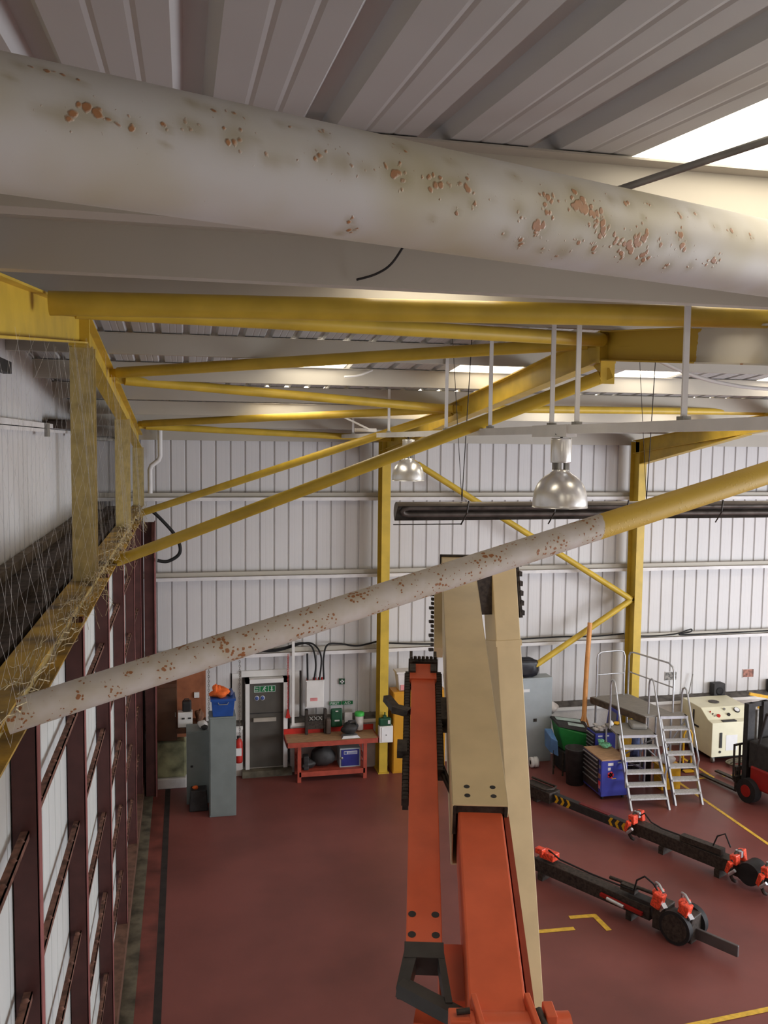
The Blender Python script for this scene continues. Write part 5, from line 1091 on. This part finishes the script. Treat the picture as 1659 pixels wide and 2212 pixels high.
# timber / steel stock rack at right behind the forklift
t = thing('yellow_stand', 'yellow spoked stand above the cream machine at the right edge', 'stand', (14.1, 18.9, 0))
mb = MB(); mb.beam((13.35, 18.6, 1.48), (14.1, 18.6, 1.32), .05, .07); mb.beam((14.1, 18.6, 1.32), (14.95, 18.6, 1.52), .05, .07); mb.box(14.02, 14.14, 18.57, 18.63, 1.30, 1.56); link('spoke', mb, M_ylw, t)
mb = MB(); mb.tube([(14.08, 18.6, 0), (14.08, 18.6, 1.32)], .05, 12); mb.beam((13.6, 18.6, 1.15), (14.6, 18.6, 1.0), .05, .08); link('column', mb, M_ylw, t)
mb = MB(); mb.box(13.7, 14.5, 18.3, 18.9, 0, .04); link('foot', mb, M_ylw, t)
t = thing('cluttered_trolley', 'cluttered bench of dark parts behind the forklift mast', 'bench', (14.0, 18.0, 0))
mb = MB(); mb.box(13.5, 15.0, 17.7, 18.3, .8, .85)
for x_, y_ in ((13.55, 17.75), (14.9, 17.75), (13.55, 18.25), (14.9, 18.25)): mb.box(x_, x_ + .05, y_, y_ + .05, 0, .8)
link('table', mb, M_galv, t)
mb = blob((13.9, 18.0, .95), .25, .2, .12, 81, amp=.3); link('parts_heap', mb, M_dark, t)
mb = blob((14.3, 18.0, .95), .15, .15, .12, 83, amp=.3); link('parcel', mb, M_ylw, t)

# ------------------------------------------------------------------ forklift
t = thing('forklift', 'forklift with black mast and red body at the right edge, forks pointing left', 'forklift', (12.4, 15.6, 0))
import math as _m
FO = V((11.47, 16.22, 0)); fd = V((-.22, .975, 0)).normalized(); fr = V((fd.y, -fd.x, 0))   # forks point away and to the left
def F(a, b, z): p = FO + fd * a + fr * b; return (p.x, p.y, z)   # a forward, b to the right
def fbox(mb_, a0, a1, b0, b1, z0, z1):
    mb_.hexa([F(a0, b0, z0), F(a0, b1, z0), F(a1, b1, z0), F(a1, b0, z0), F(a0, b0, z1), F(a0, b1, z1), F(a1, b1, z1), F(a1, b0, z1)]); return mb_
for b_ in (.02, .5):
    mb = fbox(MB(), .12, 1.15, b_, b_ + .11, .05, .085); fbox(mb, .08, .14, b_, b_ + .11, .05, .6); link('fork', mb, M_dark, t)
mb = MB()
for b_ in (-.14, .02, .18, .34, .50, .66, .78): fbox(mb, .03, .06, b_, b_ + .035, .35, 1.12)
fbox(mb, .03, .06, -.14, .815, 1.09, 1.13); fbox(mb, .02, .08, -.08, .80, .30, .42); fbox(mb, .02, .08, -.08, .80, .55, .63)
link('load_backrest', mb, M_dark, t)
for b_ in (.08, .52):
    mb = fbox(MB(), -.14, -.02, b_ - .04, b_ + .16, .08, 2.02); link('mast_rail', mb, M_black, t)
mb = fbox(MB(), -.1, -.04, .12, .62, 1.93, 2.02); fbox(mb, -.12, -.04, .12, .62, .9, 1.0); link('mast_crossbar', mb, M_black, t)
mb = MB(); mb.tube([F(-.08, .36, .15), F(-.08, .36, 1.85)], .035, 10); link('lift_ram', mb, M_galv, t)
mb = fbox(MB(), -1.7, -.28, -.02, .86, .30, .78); link('body', mb, M_fred, t, bevel=.05)
mb = fbox(MB(), -1.95, -1.2, -.02, .86, .40, 1.08); link('counterweight', mb, M_fred, t, bevel=.08)
mb = fbox(MB(), -.75, -.22, .0, .84, .70, 1.28); link('dashboard', mb, M_black, t, bevel=.03)
mb = fbox(MB(), -1.35, -.9, .2, .66, .85, 1.05); fbox(mb, -1.45, -1.3, .2, .66, .95, 1.5); link('seat', mb, M_black, t, bevel=.04)
mb = MB()
for b_ in (.02, .82):
    mb.tube([F(-.35, b_, .8), F(-.62, b_, 1.95)], .028, 8); mb.tube([F(-1.7, b_, 1.0), F(-1.55, b_, 1.95)], .028, 8); mb.tube([F(-.62, b_, 1.95), F(-1.55, b_, 1.95)], .028, 8)
for a_ in (-.62, -.85, -1.08, -1.31, -1.55): mb.tube([F(a_, .02, 1.95), F(a_, .82, 1.95)], .02, 8)
link('overhead_guard', mb, M_black, t)
for a_, r_ in ((-.32, .25), (-1.5, .2)):
    for b_ in (-.06, .9):
        c_ = F(a_, b_, r_); mb = MB(); mb.tube([V(c_) - fr * .09, V(c_) + fr * .09], r_, 26); wh = link('wheel', mb, M_rubber, t)
        mb = MB(); mb.tube([V(c_) - fr * .1, V(c_) + fr * .1], r_ * .5, 18); link('wheel_hub', mb, M_fred, wh)

# ------------------------------------------------------------------ manipulator beams on the floor
def rig(lb, p0, p1, prof_w, seq, group):
    """beam with clamps; p0 far end, p1 near end"""
    t_ = thing('clamp_beam', lb, 'lifting beam', (p1[0], p1[1], 0), group)
    a_, b_ = V(p0), V(p1); L_ = (b_ - a_).length; d_ = (b_ - a_).normalized(); r_ = d_.cross(V((0, 0, 1))).normalized()
    def pt(s_, side=0, z=0): return a_ + d_ * s_ + r_ * side + V((0, 0, z))
    for kind, s0, s1, w_, z0, z1, m_ in seq:
        mb_ = MB(); mb_.beam(pt(s0, 0, z1 - a_.z + 0) , pt(s1, 0, z1 - a_.z), w_, z1 - z0); link(kind, mb_, m_, t_, bevel=.01)
    return t_, pt, d_, r_
def chevrons(t_, pt, d_, r_, s0, side, z0, z1, n_=3, flip=1):
    for k in range(n_):
        s_ = s0 + k * .15; mb_ = MB(); zm = (z0 + z1) / 2
        for za, zb in ((z0, zm), (zm, z1)):
            o0 = flip * (.05 if za == zm else 0); o1 = flip * (0 if za == zm else .05)
            q = [pt(s_ + o0, side, za), pt(s_ + .06 + o0, side, za), pt(s_ + .06 + o1, side, zb), pt(s_ + o1, side, zb)]
            r2 = r_ * (.004 if side > 0 else -.004)
            mb_.hexa([q[0], q[1], q[1] + r2, q[0] + r2, q[3], q[2], q[2] + r2, q[3] + r2])
        link('chevron', mb_, M_ylw, t_)
def clamp(t_, pt, s_, m_=M_clampred, hgt=.62, wid=.30):
    mb_ = MB(); z0 = .02
    pts = [pt(s_, wid * math.cos(q), z0 + hgt * .5 + hgt * .5 * math.sin(q)) for q in [math.radians(a) for a in range(-70, 251, 20)]]
    mb_.tube(pts, .030, 7); link('clamp_ring', mb_, M_dark, t_)
    mb_ = MB(); mb_.beam(pt(s_ - .05, .14, z0 + hgt * .96), pt(s_ + .07, .14, z0 + hgt * .98), .14, .16); mb_.beam(pt(s_ - .07, -.1, z0 + hgt * .98), pt(s_ + .05, -.12, z0 + hgt * 1.02), .12, .20)
    mb_.beam(pt(s_ - .03, .24, z0 + hgt * .8), pt(s_ + .04, .27, z0 + hgt * .75), .08, .22)
    link('clamp_body', mb_, m_, t_, bevel=.012)
    mb_ = MB(); mb_.beam(pt(s_ - .04, .02, z0 + hgt * 1.04), pt(s_ + .08, .02, z0 + hgt * 1.04), .06, .10); mb_.tube([pt(s_, .28, z0 + .2), pt(s_ + .1, .28, z0 + .3)], .03, 8); link('clamp_fitting', mb_, M_steel, t_)
# far beam
p0, p1 = (7.05, 17.15, 0.0), (9.55, 12.15, 0.0)
seq = [('tail_section', .0, .75, .34, .08, .30, M_dark), ('beam_section', .7, 2.75, .13, .10, .27, M_black), ('beam_section', 2.7, 4.9, .24, .14, .37, M_dark), ('nose_bar', 4.85, 5.9, .10, .16, .34, M_black)]
t, pt, d_, r_ = rig('farther dark lifting beam on the floor, its tail by the grey cabinet', p0, p1, .2, seq, 'lifting beams with orange clamps')
chevrons(t, pt, d_, r_, .80, .066, .11, .265, 3, 1); chevrons(t, pt, d_, r_, 2.18, .066, .11, .265, 3, -1)
for q in (.95, 1.1, 1.25): pass
mb = MB(); mb.beam(pt(1.4, .0, .285), pt(2.1, 0, .285), .09, .03); link('red_strip', mb, mat('dark_red_strip', rgb(110, 36, 36), .5), t)
mb = MB(); mb.tube([pt(.0, -.16, .34), pt(.65, -.16, .34), pt(.7, 0, .34), pt(.65, .16, .34), pt(0, .16, .34)], .025, 8); link('tail_frame', mb, M_dark, t)
for s_ in (2.72, 4.75, 5.3): clamp(t, pt, s_, hgt=.52, wid=.24)
mb = MB(); mb.tube([pt(5.02, -.16, .28), pt(5.02, .16, .28)], .19, 24); link('wheel', mb, M_rubber, t)
mb = MB(); mb.tube([pt(2.8, 0, .5), pt(2.95, .1, .62), pt(3.1, .1, .5), pt(3.3, .06, .44), pt(4.0, .05, .45), pt(4.3, .05, .46), pt(4.4, .08, .7), pt(4.55, .1, .8), pt(4.66, .1, .6)], .014, 7); link('air_hose', mb, M_rubber, t)
mb = MB(); mb.beam(pt(3.7, .05, .48), pt(4.5, .05, .50), .14, .10); link('cylinder_block', mb, M_dark, t)
for s_ in (.3, 3.3, 4.4): mb = MB(); mb.beam(pt(s_, 0, .14), pt(s_ + .1, 0, .14), .3, .14); link('foot', mb, M_dark, t)
# near beam
p0, p1 = (5.70, 14.15, 0.0), (7.72, 10.75, 0.0)
seq = [('tail_section', -.1, .45, .12, .12, .28, M_black), ('beam_section', .4, 2.6, .22, .12, .34, M_dark), ('beam_section', 2.2, 3.25, .18, .20, .40, M_black), ('nose_bar', 3.2, 3.95, .05, .10, .27, mat('mill_scale_bar', rgb(84, 78, 78), .45))]
t, pt, d_, r_ = rig('nearer dark lifting beam on the floor with the big black wheel', p0, p1, .2, seq, 'lifting beams with orange clamps')
chevrons(t, pt, d_, r_, .0, .061, .13, .275, 3, -1)
mb = MB(); mb.beam(pt(.50, .0, .50), pt(.78, 0, .50), .2, .12); mb.beam(pt(.45, .1, .56), pt(.6, .1, .56), .12, .1); link('clamp_body', mb, M_clampred, t, bevel=.015)
for s_, off in ((2.72, 0), (3.15, 0)):
    mb = MB(); mb.beam(pt(s_ - .02, .12, .66), pt(s_ + .13, .12, .62), .16, .24); mb.beam(pt(s_ - .1, .06, .64), pt(s_ + .05, .04, .66), .14, .12); link('clamp_body', mb, M_clampred, t, bevel=.02)
    mb = MB(); mb.tube([pt(s_ - .12, -.05, .55), pt(s_ - .1, -.02, .70), pt(s_, .08, .74), pt(s_ + .12, .15, .68)], .022, 8); mb.beam(pt(s_ + .1, .12, .5), pt(s_ + .16, .14, .45), .08, .12); link('clamp_fitting', mb, M_steel, t)
    mb = MB(); mb.beam(pt(s_ - .06, 0, .46), pt(s_ + .16, 0, .46), .3, .4); link('clamp_yoke', mb, M_dark, t, bevel=.02)
c_ = pt(3.08, .20, .26)
mb = MB(); mb.tube([c_ - r_ * .05, c_ + r_ * .05], .25, 32); wh = link('wheel', mb, M_rubber, t)
mb = MB(); mb.tube([c_ + r_ * .048, c_ + r_ * .058], .20, 28); link('wheel_disc', mb, M_dark, wh)
mb = MB(); c2 = pt(3.14, -.18, .26); mb.tube([c2 - r_ * .05, c2 + r_ * .05], .24, 28); link('wheel', mb, M_rubber, t)
mb = MB(); mb.beam(pt(1.75, .15, .26), pt(2.5, .15, .23), .05, .05); link('red_linkage', mb, M_fred, t)
mb = MB(); mb.tube([pt(1.9, .20, .24), pt(2.2, .20, .22)], .03, 8); link('linkage_ram', mb, M_steel, t)
mb = MB(); mb.tube([pt(.62, 0, .52), pt(.9, .06, .47), pt(1.5, .06, .45), pt(2.1, .06, .46), pt(2.3, .08, .48), pt(2.36, .1, .68), pt(2.5, .12, .80), pt(2.65, .12, .74), pt(2.72, .1, .64)], .015, 7); link('air_hose', mb, M_rubber, t)
mb = MB(); mb.beam(pt(2.05, 0, .50), pt(2.3, 0, .50), .12, .10); mb.tube([pt(1.8, -.04, .47), pt(2.6, -.04, .50)], .03, 8); link('cylinder_block', mb, M_dark, t)
for s_ in (.5, 2.2): mb = MB(); mb.beam(pt(s_, 0, .13), pt(s_ + .1, 0, .13), .26, .13); link('foot', mb, M_dark, t)
bpy.context.view_layer.update()
